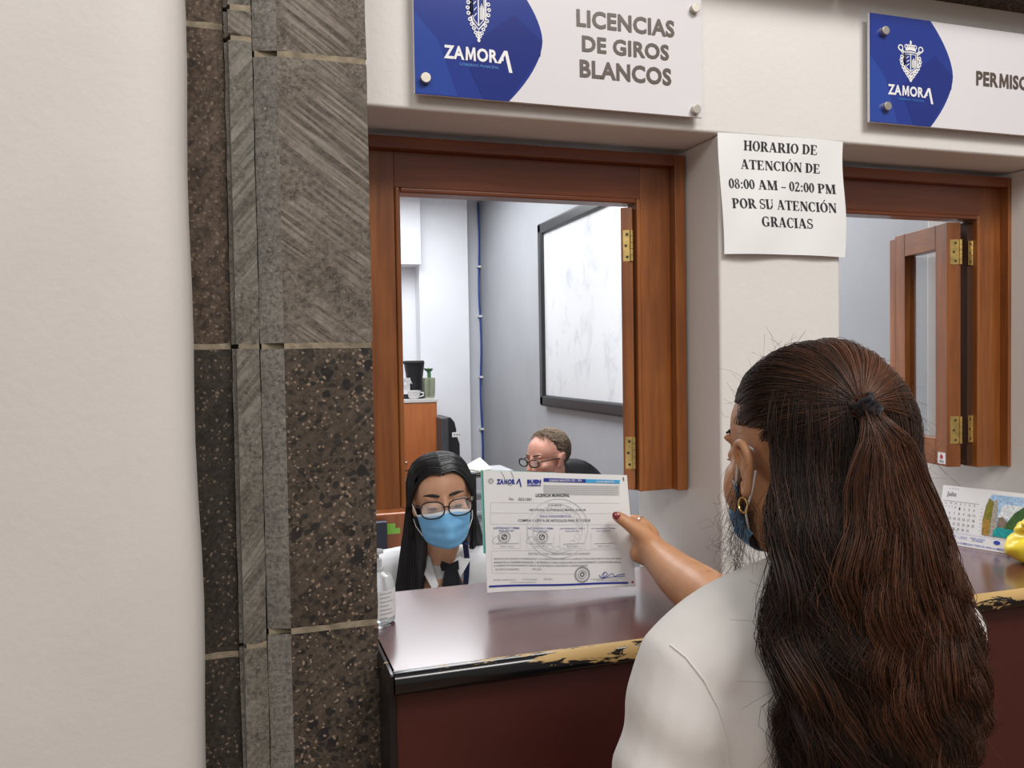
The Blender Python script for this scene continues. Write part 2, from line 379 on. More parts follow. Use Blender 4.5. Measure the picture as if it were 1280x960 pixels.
def hinge(parent, c, u, n, z0, z1, wid):
    """brass butt hinge: leaf plate at c along u (unit), facing n; three screws, knuckle"""
    u = Vector(u); n = Vector(n); c = Vector(c); zz = Vector((0, 0, 1)); mb = MB()
    mb.obox(c+Vector((0, 0, z0)), u*wid, n*.0018, zz*(z1-z0))
    h = mb.build('hinge', BRASS, parent, bevel=.0004)
    k = MB(); ke = c+u*(wid+.003)+n*.002
    hh = (z1-z0)/5
    for i in range(5): k.cyl(ke+Vector((0, 0, z0+i*hh+.0004)), ke+Vector((0, 0, z0+(i+1)*hh-.0004)), .0032, n=12)
    k.build('knuckle', BRASS, h, smooth=True)
    s_ = MB()
    for i, q in enumerate((.14, .5, .86)):
        p = c+u*wid*(.6 if i != 1 else .42)+Vector((0, 0, z0+(z1-z0)*q))
        s_.cyl(p+n*.0012, p+n*.0024, .0026, n=12)
    s_.build('screws', DARKHOLE, h); return h
def sash(tg, hp, d, L, glass=True, th=.030):
    """opened sash hinged at plan point hp, running along plan direction d (len L)"""
    u = Vector((d[0], d[1], 0)).normalized(); n = Vector((u.y, -u.x, 0)); zz = Vector((0, 0, 1))   # n points to +X side
    h = Vector((hp[0], hp[1], 0)); z0, z1 = 1.207, 1.722; s = .042
    for a in (0, L-s): MB().obox(h+u*a+zz*z0, u*s, n*th, zz*(z1-z0)).build('stile', WOODZ, tg, bevel=.0015)
    MB().obox(h+u*s+zz*z0, u*(L-2*s), n*th, zz*.058).build('rail', WOODY, tg, bevel=.0015)
    MB().obox(h+u*s+zz*(z1-.052), u*(L-2*s), n*th, zz*.052).build('rail', WOODY, tg, bevel=.0015)
    if glass: MB().obox(h+u*(s-.004)+n*.012+zz*(z0+.055), u*(L-2*s+.008), n*.003, zz*(z1-z0-.104)).build('pane', GLASS, tg)
    return h, u, n
w1 = thing('service_window_frame', 'reddish varnished wooden frame around the window under the LICENCIAS sign', 'window frame', (.47, 1.38, 1.203))
wframe(w1, .157, .773, .250, .682)
w2 = thing('service_window_frame', 'reddish varnished wooden frame around the window under the PERMIS sign', 'window frame', (1.3, 1.38, 1.203))
wframe(w2, 1.031, 1.566, 1.092, 1.478)
s1 = thing('window_sash', 'narrow wooden sash seen edge-on, folded back beside the whiteboard', 'window sash', (.65, 1.38, 1.2))
h, u, n = sash(s1, (.6555, 1.372), (.47, .883), .20, th=.021)
for a, b_ in ((288, 327), (546, 586)):
    zA = onY(785, b_, 1.37).z; zB = onY(785, a, 1.37).z
    hinge(s1, (h.x+.004, h.y-.0002, 0), n, -u, zA, zB, .0125)
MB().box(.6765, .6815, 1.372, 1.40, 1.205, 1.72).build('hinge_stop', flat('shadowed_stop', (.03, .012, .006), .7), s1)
s2 = thing('window_sash', 'open wooden sash with a glass pane and small white sticker', 'window sash', (1.42, 1.40, 1.2))
h, u, n = sash(s2, (1.4065, 1.370), (.22, .975), .20, th=.030)
MB().obox(h+u*.194+n*.0+Vector((0, 0, 1.205)), u*.028, n*.026, Vector((0, 0, .512))).build('second_leaf', WOODZ, s2, bevel=.002)
for a, b_ in ((300, 331), (520, 554)):
    zA = onY(1200, b_, 1.37).z; zB = onY(1200, a, 1.37).z
    hinge(s2, (h.x+.006, h.y-.0002, 0), n, -u, zA, zB, .020)
    hinge(s2, (1.4640, 1.372, 0), (.9, .3, 0), (0, -1, 0), zA, zB, .013)
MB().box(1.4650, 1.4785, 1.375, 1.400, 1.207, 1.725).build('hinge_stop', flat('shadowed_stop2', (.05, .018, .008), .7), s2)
PAPERM = pm('white_paper', (.80, .80, .80), .6, var=.015, bs=30, bstr=.05)
st = s2_face = h+u*.012
tree_ = None
stk = MB().obox(h+u*.006-n*.0008+Vector((0, 0, 1.212)), u*.026, n*.0008, Vector((0, 0, .024))).build('small_sticker', PAPERM); tag(stk, 'tiny white sticker with a red dot on the open sash corner', 'sticker')
q = h+u*.019-n*.0010+Vector((0, 0, 1.227))
MB().cyl(q, q-n*.0005, .0048, n=16).build('red_dot', flat('red_print', (.55, .02, .03)), stk)
MB().obox(h+u*.011-n*.0011+Vector((0, 0, 1.215)), u*.016, n*.0003, Vector((0, 0, .004))).build('printed_line', flat('grey_print', (.3, .3, .3)), stk)

# ================================================================ FLAT PRINT HELPERS
def text_mesh(s, bold=.0):
    c = bpy.data.curves.new('t', 'FONT'); c.body = s; c.size = 1; c.offset = bold; c.space_character = 1.0+bold*1.6; c.resolution_u = 3; c.fill_mode = 'BOTH' if False else 'FRONT'
    o = bpy.data.objects.new('t', c); COL.objects.link(o); dg = bpy.context.evaluated_depsgraph_get(); dg.update()
    me = bpy.data.meshes.new_from_object(o.evaluated_get(dg)); V = [v.co.copy() for v in me.vertices]; F = [list(p.vertices) for p in me.polygons]
    bpy.data.objects.remove(o); bpy.data.curves.remove(c); bpy.data.meshes.remove(me)
    return V, F
class Sheet:      # flat print on a surface given by a mapping (u, v in metres or 0..1) -> world point
    def __init__(s, fn, seg=0): s.fn = fn; s.mb = MB(); s.seg = seg
    def put(s, V, F):
        V = [Vector(v) for v in V]; f = F[0]; nn = (V[f[1]]-V[f[0]]).cross(V[f[2]]-V[f[1]])
        if nn.length < 1e-14: nn = Vector((0, -1, 0))
        nn.normalize()
        if nn.dot(CAM-V[0]) < 0: nn = -nn
        s.i = getattr(s, 'i', 0)+1; s.mb.add([v+nn*(6e-6*(s.i % 40)) for v in V], F); return s
    def poly(s, pts): return s.put([s.fn(*p) for p in pts], [list(range(len(pts)))])
    def rect(s, u0, v0, u1, v1, n=1):
        for i in range(n):
            a = u0+(u1-u0)*i/n; b = u0+(u1-u0)*(i+1)/n; s.poly([(a, v0), (b, v0), (b, v1), (a, v1)])
        return s
    def line(s, pts, w, closed=False):
        P = [Vector((p[0], p[1], 0)) for p in pts]
        if s.seg and not closed:
            Q_ = [P[0]]
            for a, b in zip(P[:-1], P[1:]):
                k = max(1, int((b-a).length/s.seg)); Q_ += [a.lerp(b, (i+1)/k) for i in range(k)]
            P = Q_
        if closed: P = P+[P[0], P[1]]
        V = []
        for i in range(len(P)):
            t = (P[min(i+1, len(P)-1)]-P[max(i-1, 0)]); t = t.normalized() if t.length > 1e-9 else Vector((1, 0, 0)); nn = Vector((-t.y, t.x, 0))*w/2
            V += [P[i]+nn, P[i]-nn]
        return s.put([s.fn(v.x, v.y) for v in V], [(2*i, 2*i+1, 2*i+3, 2*i+2) for i in range(len(P)-1)])
    def circ(s, c, r, w, n=28, a0=0, a1=2*PI, ry=None):
        ry = ry or r
        return s.line([(c[0]+r*math.cos(a0+(a1-a0)*i/n), c[1]+ry*math.sin(a0+(a1-a0)*i/n)) for i in range(n+1)], w)
    def disc(s, c, r, n=16): return s.poly([(c[0]+r*math.cos(2*PI*i/n), c[1]+r*math.sin(2*PI*i/n)) for i in range(n)])
    def text(s, t, u0, v0, u1, v1, bold=0.0, slant=0.0):
        if 'M' in t and bold > .01 and len(t) < 10:      # bold M drawn as one clean outline
            a_, b_ = t.split('M'); wd = lambda q: (lambda V: max(v.x for v in V)-min(v.x for v in V))(text_mesh(q, bold)[0])
            wa, wb, wm_, g = wd(a_), wd(b_), .74, .085; k = (u1-u0)/(wa+wb+wm_+2*g); x = u0+(wa+g)*k
            s.text(a_, u0, v0, u0+wa*k, v1, bold); s.text(b_, x+(wm_+g)*k, v0, u1, v1, bold)
            return s.poly([(x+wm_*k*p, v0+(v1-v0)*q) for p, q in ((0, 0), (.05, 1), (.27, 1), (.5, .42), (.73, 1), (.95, 1), (1, 0), (.79, 0), (.76, .60), (.57, .08), (.43, .08), (.24, .60), (.21, 0))])
        V, F = text_mesh(t, bold)
        if not V: return s
        xs = [v.x for v in V]; ys = [v.y for v in V]; a, b, c, d = min(xs), max(xs), min(ys), max(ys)
        W = [((v.x-a)/(b-a), (v.y-c)/(d-c)) for v in V]
        s.mb.add([s.fn(u0+(u1-u0)*x+slant*y, v0+(v1-v0)*y) for x, y in W], F); return s
    def serif(s, t, u0, v0, u1, v1):
        g = serif_string(t); tot = g[1]
        for pg in g[0]: s.put([s.fn(u0+(u1-u0)*x/tot, v0+(v1-v0)*y) for x, y in pg], [list(range(len(pg)))])
        return s
    def build(s, name, mat, parent):
        o = mobj(name, s.mb.V, s.mb.F, mat, parent); return o
# bold serif capitals made of stems, hairlines and bowls
T_, t_ = .21, .06
def _rect(a, b, c, d): return [(a, b), (c, b), (c, d), (a, d)]
def _stem(x, w=T_, y0=0, y1=1, st=True, sb=True):
    r = [_rect(x, y0, x+w, y1)]
    if sb: r.append([(x-.09, y0), (x+w+.09, y0), (x+w+.09, y0+.04), (x+w, y0+.09), (x, y0+.09), (x-.09, y0+.04)])
    if st: r.append([(x-.09, y1), (x-.09, y1-.04), (x, y1-.09), (x+w, y1-.09), (x+w+.09, y1-.04), (x+w+.09, y1)])
    return r
def _arc(cx, cy, rx, ry, a0, a1, T=T_, t=t_, n=18):
    r = []
    for i in range(n):
        q = []
        for a in (a0+(a1-a0)*i/n, a0+(a1-a0)*(i+1)/n):
            c, s = math.cos(math.radians(a)), math.sin(math.radians(a)); q.append(((cx+rx*c, cy+ry*s), (cx+(rx-T)*c, cy+(ry-t)*s)))
        r.append([q[0][0], q[1][0], q[1][1], q[0][1]])
    return r
def _diag(x0, y0, x1, y1, w): return [[(x0, y0), (x0+w, y0), (x1+w, y1), (x1, y1)]]
def _foot(x0, x1, y=0): return [_rect(x0, y, x1, y+.04) if y == 0 else _rect(x0, y-.04, x1, y)]
def glyph(ch):
    if ch == 'H': return _stem(.1)+_stem(.62)+[_rect(.2, .47, .7, .54)], .93
    if ch == 'I': return _stem(.1), .41
    if ch == 'O': return _arc(.42, .5, .40, .52, 0, 360), .84
    if ch == 'Ó': return _arc(.42, .5, .40, .52, 0, 360)+[[(.38, 1.08), (.46, 1.08), (.62, 1.30), (.50, 1.33)]], .84
    if ch == '0': return _arc(.28, .5, .27, .51, 0, 360, .17), .56
    if ch == 'D': return _stem(.1, sb=False, st=False)+[_rect(.01, 0, .35, .05), _rect(.01, .95, .35, 1)]+_arc(.34, .5, .46, .5, -90, 90), .84
    if ch == 'R': return _stem(.1, st=False)+[_rect(.01, .95, .38, 1), _rect(.2, .46, .38, .51)]+_arc(.38, .73, .33, .27, -90, 90)+_diag(.62, 0, .34, .5, .22)+_foot(.62, .92), .88
    if ch == 'P': return _stem(.1, st=False)+[_rect(.01, .95, .38, 1), _rect(.2, .44, .38, .49)]+_arc(.38, .72, .35, .28, -90, 90), .76
    if ch == 'A': return _diag(.10, 0, .36, 1, .07)+_diag(.60, 0, .32, 1, .21)+[_rect(.2, .29, .66, .35)]+_foot(0, .28)+_foot(.52, .90), .90
    if ch == 'E': return _stem(.1, sb=False, st=False)+[_rect(.01, 0, .70, .055), _rect(.01, .945, .67, 1), _rect(.3, .48, .5, .53), _rect(.5, .38, .54, .63), [(.70, 0), (.76, .28), (.71, .28), (.62, .05)], [(.67, 1), (.70, .74), (.65, .74), (.58, .95)]], .80
    if ch == 'T': return _stem(.30, st=False)+[_rect(.02, .945, .79, 1), [(.02, 1), (.0, .73), (.05, .73), (.12, .95)], [(.79, 1), (.81, .73), (.76, .73), (.69, .95)]], .82
    if ch == 'N': return _stem(.12, .06, sb=True, st=False)+_diag(.62, 0, .10, 1, .23)+_stem(.72, .06, sb=False)+_foot(.0, .3, 1), .90
    if ch == 'M': return _stem(.12, .06, st=False)+_diag(.40, 0, .08, 1, .22)+_diag(.46, 0, .80, 1, .06)+_stem(.78, T_)+_foot(0, .3, 1), 1.10
    if ch == 'C': return _arc(.42, .5, .41, .52, 48, 318)+[[(.68, .96), (.72, 1.0), (.74, .64), (.70, .64)]], .78
    if ch == 'G': return _arc(.42, .5, .41, .52, 48, 305)+[[(.68, .96), (.72, 1.0), (.74, .64), (.70, .64)], _rect(.58, .04, .78, .42), _rect(.48, .40, .86, .44)], .90
    if ch == 'S': return _arc(.31, .73, .27, .29, 40, 235, .12, .08)+_arc(.31, .27, .29, .29, -140, 55, .13, .08)+[[(.13, .60), (.30, .56), (.52, .40), (.36, .46)], [(.06, .38), (.02, -.01), (.07, 0), (.12, .3)], [(.52, .98), (.56, 1.01), (.55, .68), (.5, .68)], [(.08, .70), (.18, .52), (.50, .34), (.46, .48)]], .62
    if ch == 'U': return _stem(.1, sb=False)[0:2]+[_rect(.1, .3, .31, 1)]+_arc(.43, .32, .33, .34, 180, 360, .2, .07)+[_rect(.70, .3, .76, 1), _rect(.6, .96, .86, 1)], .90
    if ch == '8': return _arc(.28, .755, .21, .255, 0, 360, .12, .05)+_arc(.28, .265, .26, .275, 0, 360, .15, .05), .56
    if ch == '2': return _arc(.27, .72, .23, .29, 0, 160, .16, .06)+_diag(.03, .10, .34, .66, .13)+[_rect(.02, 0, .52, .14), [(.50, 0), (.55, .26), (.5, .26), (.44, .12)]], .56
    if ch == ':': return [[(.17+.09*math.cos(a*.5236), y+.09*math.sin(a*.5236)) for a in range(12)] for y in (.1, .58)], .34
    if ch == '–': return [_rect(0, .28, .48, .36)], .50
    return [], .30
def serif_string(t):
    x = 0; out = []
    for ch in t:
        g, wd = glyph(ch)
        for p in g: out.append([(x+a, b) for a, b in p])
        x += wd+.02
    return out, x
INK = flat('black_ink', (.012, .012, .013), .6); BLUEINK = flat('blue_ink', (.02, .035, .30), .5); LBLUEINK = flat('light_blue_ink', (.06, .38, .72), .5)
GREYINK = flat('grey_ink', (.30, .30, .31), .6); FAINT = flat('faint_security_print', (.69, .69, .70), .6); REDINK = flat('red_ink', (.5, .02, .03), .5)

# ================================================================ SIGNS
SIGNW = pm('white_sign_acrylic', (.72, .70, .72), .18, var=.01, bstr=0); SIGNB = pm('sign_royal_blue', (.018, .040, .255), .16, var=.03, bstr=0)
SIGNB2 = pm('sign_blue_lighter', (.024, .062, .32), .16, var=.02, bstr=0); SIGNB3 = pm('sign_blue_deeper', (.014, .028, .20), .16, var=.02, bstr=0)
SIGNTXT = flat('sign_brown_grey', (.095, .070, .055), .4); SIGNWH = flat('sign_logo_white', (.80, .80, .80), .4); SIGNLB = flat('sign_sub_blue', (.04, .20, .55), .4)
YS = 1.222
def crest(sh, cx, zt2, zb2, hw):
    """coat of arms: crown, swords' scrolls, shield with two fields, leafy border"""
    H = zt2-zb2; f = lambda x, y: (cx+x*hw, zb2+y*H); lw = hw*.075
    sp = [(-.52, .70), (-.52, .38), (-.44, .30), (0, .19), (.44, .30), (.52, .38), (.52, .70), (0, .72)]
    sh.line([f(*p) for p in sp], lw*1.3, True); sh.line([f(x*.78, (y-.46)*.80+.46) for x, y in sp], lw*.8, True)
    sh.line([f(0, .68), f(0, .24)], lw)
    for i in range(5): sh.line([f(.12+.06*i, .34), f(.12+.06*i, .58-.03*abs(i-2))], lw*.6)
    for a, b in (((-.34, .56), (-.16, .61)), ((-.32, .47), (-.12, .52)), ((-.30, .38), (-.12, .43))): sh.line([f(*a), f(*b)], lw*.7)
    for s in (-1, 1):
        sh.circ(f(s*.80, .80), hw*.17, lw, 14); sh.line([f(s*.66, .74), f(s*.52, .70)], lw*1.5); sh.line([f(s*.92, .86), f(s*1.0, .80), f(s*.6, .66)], lw)
        for k, (x, y, r) in enumerate(((.70, .58, .10), (.76, .50, .09), (.70, .42, .10), (.60, .33, .10), (.48, .26, .09), (.34, .20, .09), (.22, .14, .09), (.10, .09, .08))):
            sh.circ(f(s*x, y), hw*r, lw, 10); sh.line([f(s*(x-.14), y+.01), f(s*x, y-.03)], lw)
    sh.line([f(0, .17), f(0, .0)], lw*1.5); sh.circ(f(0, .03), hw*.08, lw, 8)
    for s in (-.36, -.18, 0, .18, .36): sh.circ(f(s*.95, .845), hw*.13, lw*.9, 10, ry=H*.045)
    sh.line([f(-.42, .76), f(0, .785), f(.42, .76)], lw*1.6); sh.line([f(-.40, .80), f(0, .82), f(.40, .80)], lw)
    sh.disc(f(0, .93), hw*.08, 10); sh.line([f(0, .9), f(0, 1.0)], lw); sh.line([f(-.08, .965), f(.08, .965)], lw)
def zamora(sh, sub, u0, v0, u1, v1, leg):
    sh.text('ZAMOR', u0, v0, u0+(u1-u0)*.785, v1, .034)
    a = u0+(u1-u0)*.775; b = u1; tk = (u1-u0)*.050; ap = a+(b-a)*.55
    sh.poly([(a, v0), (a+tk, v0), (ap+tk*.5, v1), (ap-tk*.4, v1)]); sh.poly([(ap-tk*.4, v1), (ap+tk*.6, v1), (b, leg), (b-tk, leg)])
    sh.poly([(a+tk*1.2, v0+(v1-v0)*.22), (b-tk*2.6, v0+(v1-v0)*.22), (b-tk*2.6, v0+(v1-v0)*.38), (a+tk*1.8, v0+(v1-v0)*.38)])
    sub.text('GOBIERNO MUNICIPAL', u0+(u1-u0)*.22, v0-(v1-v0)*.42, u0+(u1-u0)*.80, v0-(v1-v0)*.22, .01)
def sign(label, x0, x1, z0, z1, bx, cr, zm, lines, bolts):
    t = thing('wall_sign', label, 'sign', ((x0+x1)/2, 1.23, z0))
    MB().box(x0, x1, YS, YS+.005, z0, z1).build('panel', SIGNW, t, bevel=.0006)
    f = lambda dy: (lambda u, v: Vector((u, YS-dy, v)))
    h = z1-z0; m_ = (z0+z1)/2
    curve = [(x0, z1), (bx[0], z1)]
    for i in range(1, 20):
        a = i/20; curve.append((bx[0]+(bx[1]-bx[0])*(1-abs(1-2*a)**1.7), z1-h*a))
    curve += [(bx[0], z0), (x0, z0)]
    ins = .0022; curve = [(max(x, x0+ins*.4), y) for x, y in curve]
    Sheet(f(.0004)).poly(curve[::-1]).build('blue_field', SIGNB, t)
    Sheet(f(.0007)).poly([(x0+.001, z0+.001), (x0+(bx[0]-x0)*.45, z0+.001), (x0+(bx[0]-x0)*.25, z0+h*.42), (x0+.001, z0+h*.62)]).build('blue_facet', SIGNB2, t)
    Sheet(f(.0007)).poly([(bx[0]-.001, z0+.001), (bx[0]+(bx[1]-bx[0])*.93, m_-h*.12), (bx[1]-.001, m_), (bx[0]+.01, z0+h*.68), (x0+(bx[0]-x0)*.5, z0+h*.35), (x0+(bx[0]-x0)*.72, z0+.001)]).build('blue_facet', SIGNB3, t)
    w_ = Sheet(f(.0011)); sub = Sheet(f(.0011)); crest(w_, *cr); zamora(w_, sub, *zm); w_.build('emblem_and_name', SIGNWH, t); sub.build('small_lettering', SIGNLB, t)
    tx = Sheet(f(.0009))
    for s, a, b, c, d in lines: tx.text(s, a, b, c, d, .034)
    tx.build('lettering', SIGNTXT, t)
    for x, z in bolts:
        MB().cyl((x, WY, z), (x, YS-.009, z), .0078, n=28).build('standoff_bolt', STEEL, t, bevel=.001)
Q = lambda x, y: onY(x, y, YS)
def ln(s, lx, rx, ty, by): a = Q(lx, ty); b = Q(lx, by); c = Q(rx, by); return (s, a.x, b.z, c.x, a.z)
a = Q(518, 113.5); b = Q(878, 150.5)
z0 = (a.z+b.z)/2
sign('white and blue sign reading LICENCIAS DE GIROS BLANCOS', a.x, b.x, z0, z0+.196,
     (Q(636, 125).x, Q(678, 45).x), (Q(598, 30).x, z0+.196-.010, Q(598, 53).z, .0225),
     (Q(554.7, 70).x, Q(556, 73).z, Q(640, 70).x, Q(556, 56).z, Q(634, 91).z),
     [ln('LICENCIAS', 720.3, 842.8, 11, 33), ln('DE GIROS', 727.2, 836, 44, 64.5), ln('BLANCOS', 724.4, 839, 74, 96.5)],
     [(Q(531, 99).x, Q(531, 99).z), (Q(867, 12).x, Q(867, 12).z), (Q(868, 138).x, Q(868, 138).z), (Q(531, 99).x, Q(867, 12).z)])
a = Q(1086.5, 152); b = Q(1085, 15.5)
sign('white and blue sign reading PERMISOS above the right window', a.x, a.x+.494, a.z, b.z,
     (Q(1163, 90).x, Q(1191, 90).x), (Q(1137.8, 70).x, Q(1137.8, 51).z, Q(1137.8, 102).z, (Q(1152.6, 70).x-Q(1121.4, 70).x)/2),
     (Q(1109.4, 110).x, Q(1110, 118).z, Q(1166, 115).x, Q(1110, 105).z, Q(1166, 130.6).z),
     [('PERMISOS', Q(1220, 100).x, Q(1220, 106.5).z, Q(1220, 100).x+.147, Q(1220, 88.5).z)],
     [(Q(1103.4, 40).x, Q(1103.4, 40).z), (Q(1106, 134).x, Q(1106, 134).z)])

# ================================================================ NOTICE
c00 = onY(902, 318, 1.236); c10 = onY(1055, 318, 1.236); c01 = onY(896.5, 166, 1.236); c11 = onY(1052, 172, 1.236)
nx0, nx1, nz0, nz1 = c00.x, c10.x, c00.z, c01.z
def note(u, v, d=0.0):   # u,v 0..1, slightly wavy sheet taped on the wall
    x = nx0+(nx1-nx0)*u-.006*(1-u)*v-.004*u*v+.003*math.sin(v*5+.8)*(1-u)+.003*math.sin(v*6)*u*u
    z = nz0+(nz1-nz0)*v+.002*math.sin(u*3)
    y = 1.2365-.0035-.002*math.sin(u*5+v*3)-.0035*(1-v)**2*(.6+.4*math.sin(u*9))-.001*math.sin(u*11-v*7)-d
    return Vector((x, y, z))
nt1 = thing('paper_notice', 'white paper notice with opening hours on the post between windows', 'notice', (.905, 1.236, nz0))
n_ = 24; V = [note(i/n_, j/n_) for j in range(n_+1) for i in range(n_+1)]; F = [(j*(n_+1)+i, j*(n_+1)+i+1, (j+1)*(n_+1)+i+1, (j+1)*(n_+1)+i) for j in range(n_) for i in range(n_)]
o = mobj('sheet', V, F, PAPERM, nt1, True)
sh = Sheet(lambda u, v: note(u, v, .0007))
def nl(s, x0, x1, yt, yb, xt=None):      # pixel box in the 960-px zoom of the notice
    u0 = (x0-10)/(920-10); u1 = (x1-10)/(920-10); a = 895; v = lambda y, x: 1-(y-(40+(x-10)*.04))/(915-40)
    sh.serif(s, u0, v(yb, x0), u1, v(yt, x0))
nl('HORARIO DE', 190, 728, 95, 166); nl('ATENCIÓN DE', 165, 752, 232, 300); nl('08:00 AM – 02:00 PM', 68, 860, 372, 441); nl('POR SU ATENCIÓN', 80, 853, 514, 584); nl('GRACIAS', 280, 672, 650, 722)
sh.build('lettering', INK, nt1)

# ================================================================ COUNTER
LAM, ntl, bl = nodes('maroon_laminate_top'); v = coords(ntl, (1, 4, 1))
ntl.links.new(ramp(ntl, noise(ntl, v, 7, 6, .6), [(.3, (.075, .020, .020)), (.7, (.115, .034, .032))]), bl.inputs['Base Color']); bl.inputs['Roughness'].default_value = .24; bl.inputs['Coat Weight'].default_value = .6; bl.inputs['Coat Roughness'].default_value = .16
bump(ntl, bl, noise(ntl, coords(ntl), 25, 3), .04)
EDGE, nte, be = nodes('black_edge_paint_chipped'); v = coords(nte, (1, 1, 1))
vs = coords(nte, (16, 70, 70)); ch = noise(nte, vs, 1.0, 8, .70, .5)
sx = N(nte, 'ShaderNodeSeparateXYZ'); tc = N(nte, 'ShaderNodeTexCoord'); nte.links.new(tc.outputs['Object'], sx.inputs[0])
mr = N(nte, 'ShaderNodeMapRange', i_From_Min=1.018, i_From_Max=1.043, i_To_Min=-.16, i_To_Max=.06); nte.links.new(sx.outputs['Z'], mr.inputs['Value'])
mx = N(nte, 'ShaderNodeMapRange', i_From_Min=.2, i_From_Max=.46, i_To_Min=-.17, i_To_Max=.05); nte.links.new(sx.outputs['X'], mx.inputs['Value'])
ad = N(nte, 'ShaderNodeMath', operation='ADD'); nte.links.new(ch, ad.inputs[0]); nte.links.new(mr.outputs[0], ad.inputs[1])
ad2 = N(nte, 'ShaderNodeMath', operation='ADD'); nte.links.new(ad.outputs[0], ad2.inputs[0]); nte.links.new(mx.outputs[0], ad2.inputs[1])
mk = ramp(nte, ad2.outputs[0], [(.505, (0,)*3), (.520, (1,)*3)])
nte.links.new(mix(nte, mk, (.006, .006, .007), (.52, .34, .13)), be.inputs['Base Color'])
nte.links.new(ramp(nte, mk, [(0, (.18,)*3), (1, (.6,)*3)]), be.inputs['Roughness']); bump(nte, be, mk, -.5, .0012)
PANEL = pm('maroon_counter_front', (.062, .012, .009), .42, var=.15, vs=3, bs=30, bstr=.05)
BLKP = pm('black_counter_trim', (.008, .008, .009), .3, bstr=.03)
CZ = 1.0435; CXL = .176
ct = thing('service_counter', 'dark maroon counter with chipped black front edge below the windows', 'counter', (1.3, 1.2, 0))
yb_ = 1.436
tp = MB(); plan_prism(tp, [(CXL, 1.066), (3.1, 1.066), (3.1, 1.2395), (1.5585, 1.2395), (1.5585, yb_), (1.0295, yb_), (1.0295, 1.2395), (.7765, 1.2395), (.7765, yb_), (CXL, yb_)], CZ-.03, CZ); tp.build('countertop', LAM, ct)
prof = [(1.067, CZ), (1.060, CZ+.0005), (1.054, CZ-.002), (1.050, CZ-.007), (1.049, CZ-.013), (1.0495, CZ-.020), (1.052, CZ-.0265), (1.058, CZ-.030), (1.067, CZ-.030)]
V = []; F = []; n_ = len(prof)
for x in (CXL-.002, 3.1):
    for y, z in prof: V.append((x, y, z))
F = [(i, i+1, n_+i+1, n_+i) for i in range(n_-1)]+[list(range(n_))[::-1], [n_+i for i in range(n_)]]
e_ = mobj('front_edge', V, F, EDGE, ct, True); auto_smooth(e_.data, 50)
MB().box(CXL-.009, CXL-.0005, 1.056, 1.235, CZ-.032, CZ-.001).build('end_edge', EDGE, ct, bevel=.003, seg=3)
MB().box(CXL+.002, 3.1, 1.072, 1.09, .06, CZ-.030).build('front_panel', PANEL, ct)
MB().box(CXL-.008, CXL+.002, 1.066, 1.237, 0, CZ-.032).build('end_panel', BLKP, ct, bevel=.002)
MB().box(CXL+.004, 3.1, 1.10, 1.238, 0, .06).build('plinth', BLKP, ct)
# ================================================================ PEOPLE HELPERS
def skin(name, c, c2):
    mt, nt, b = nodes(name); v = coords(nt)
    base = ramp(nt, noise(nt, v, 22, 5, .6), [(.3, c2), (.7, c)])
    nt.links.new(base, b.inputs['Base Color']); b.inputs['Roughness'].default_value = .48
    b.inputs['Subsurface Weight'].default_value = .12; b.inputs['Subsurface Radius'].default_value = (.01, .004, .002); b.inputs['Subsurface Scale'].default_value = .5
    vn = N(nt, 'ShaderNodeTexVoronoi', i_Scale=420.0); nt.links.new(v, vn.inputs['Vector']); bump(nt, b, vn.outputs['Distance'], .12, .0004); return mt
def cloth(name, c, var=.04, sc=900):
    mt, nt, b = nodes(name); v = coords(nt)
    nt.links.new(ramp(nt, noise(nt, v, 40, 5), [(.3, tuple(x*(1-var) for x in c)), (.7, c)]), b.inputs['Base Color']); b.inputs['Roughness'].default_value = .85
    b.inputs['Sheen Weight'].default_value = .15; b.inputs['Specular IOR Level'].default_value = .2
    v2 = coords(nt, (sc, sc, sc*.6)); bump(nt, b, noise(nt, v2, 1, 2), .25, .0006); return mt
def hairmat(name):
    mt, nt, b = nodes(name); at = N(nt, 'ShaderNodeAttribute', attribute_name='tint'); nt.links.new(at.outputs['Color'], b.inputs['Base Color'])
    b.inputs['Roughness'].default_value = .38; b.inputs['Specular IOR Level'].default_value = .45; return mt
HAIR = hairmat('hair_strands')
def basis(F, U):
    F = Vector(F).normalized(); X = F.cross(Vector(U)).normalized(); U = X.cross(F).normalized()
    return Matrix((X, F, U)).transposed()
def look(az, pit, rol):
    """head orientation relative to the camera: az>0 turns to picture right, pit>0 looks down, rol tilts"""
    az, pit, rol = map(math.radians, (az, pit, rol)); B = -FW
    F0 = B*math.cos(az)+RT*math.sin(az); F = F0*math.cos(pit)-UP*math.sin(pit); U = UP*math.cos(pit)+F0*math.sin(pit)
    M = basis(F, U); return M @ Matrix.Rotation(rol, 3, 'Y')
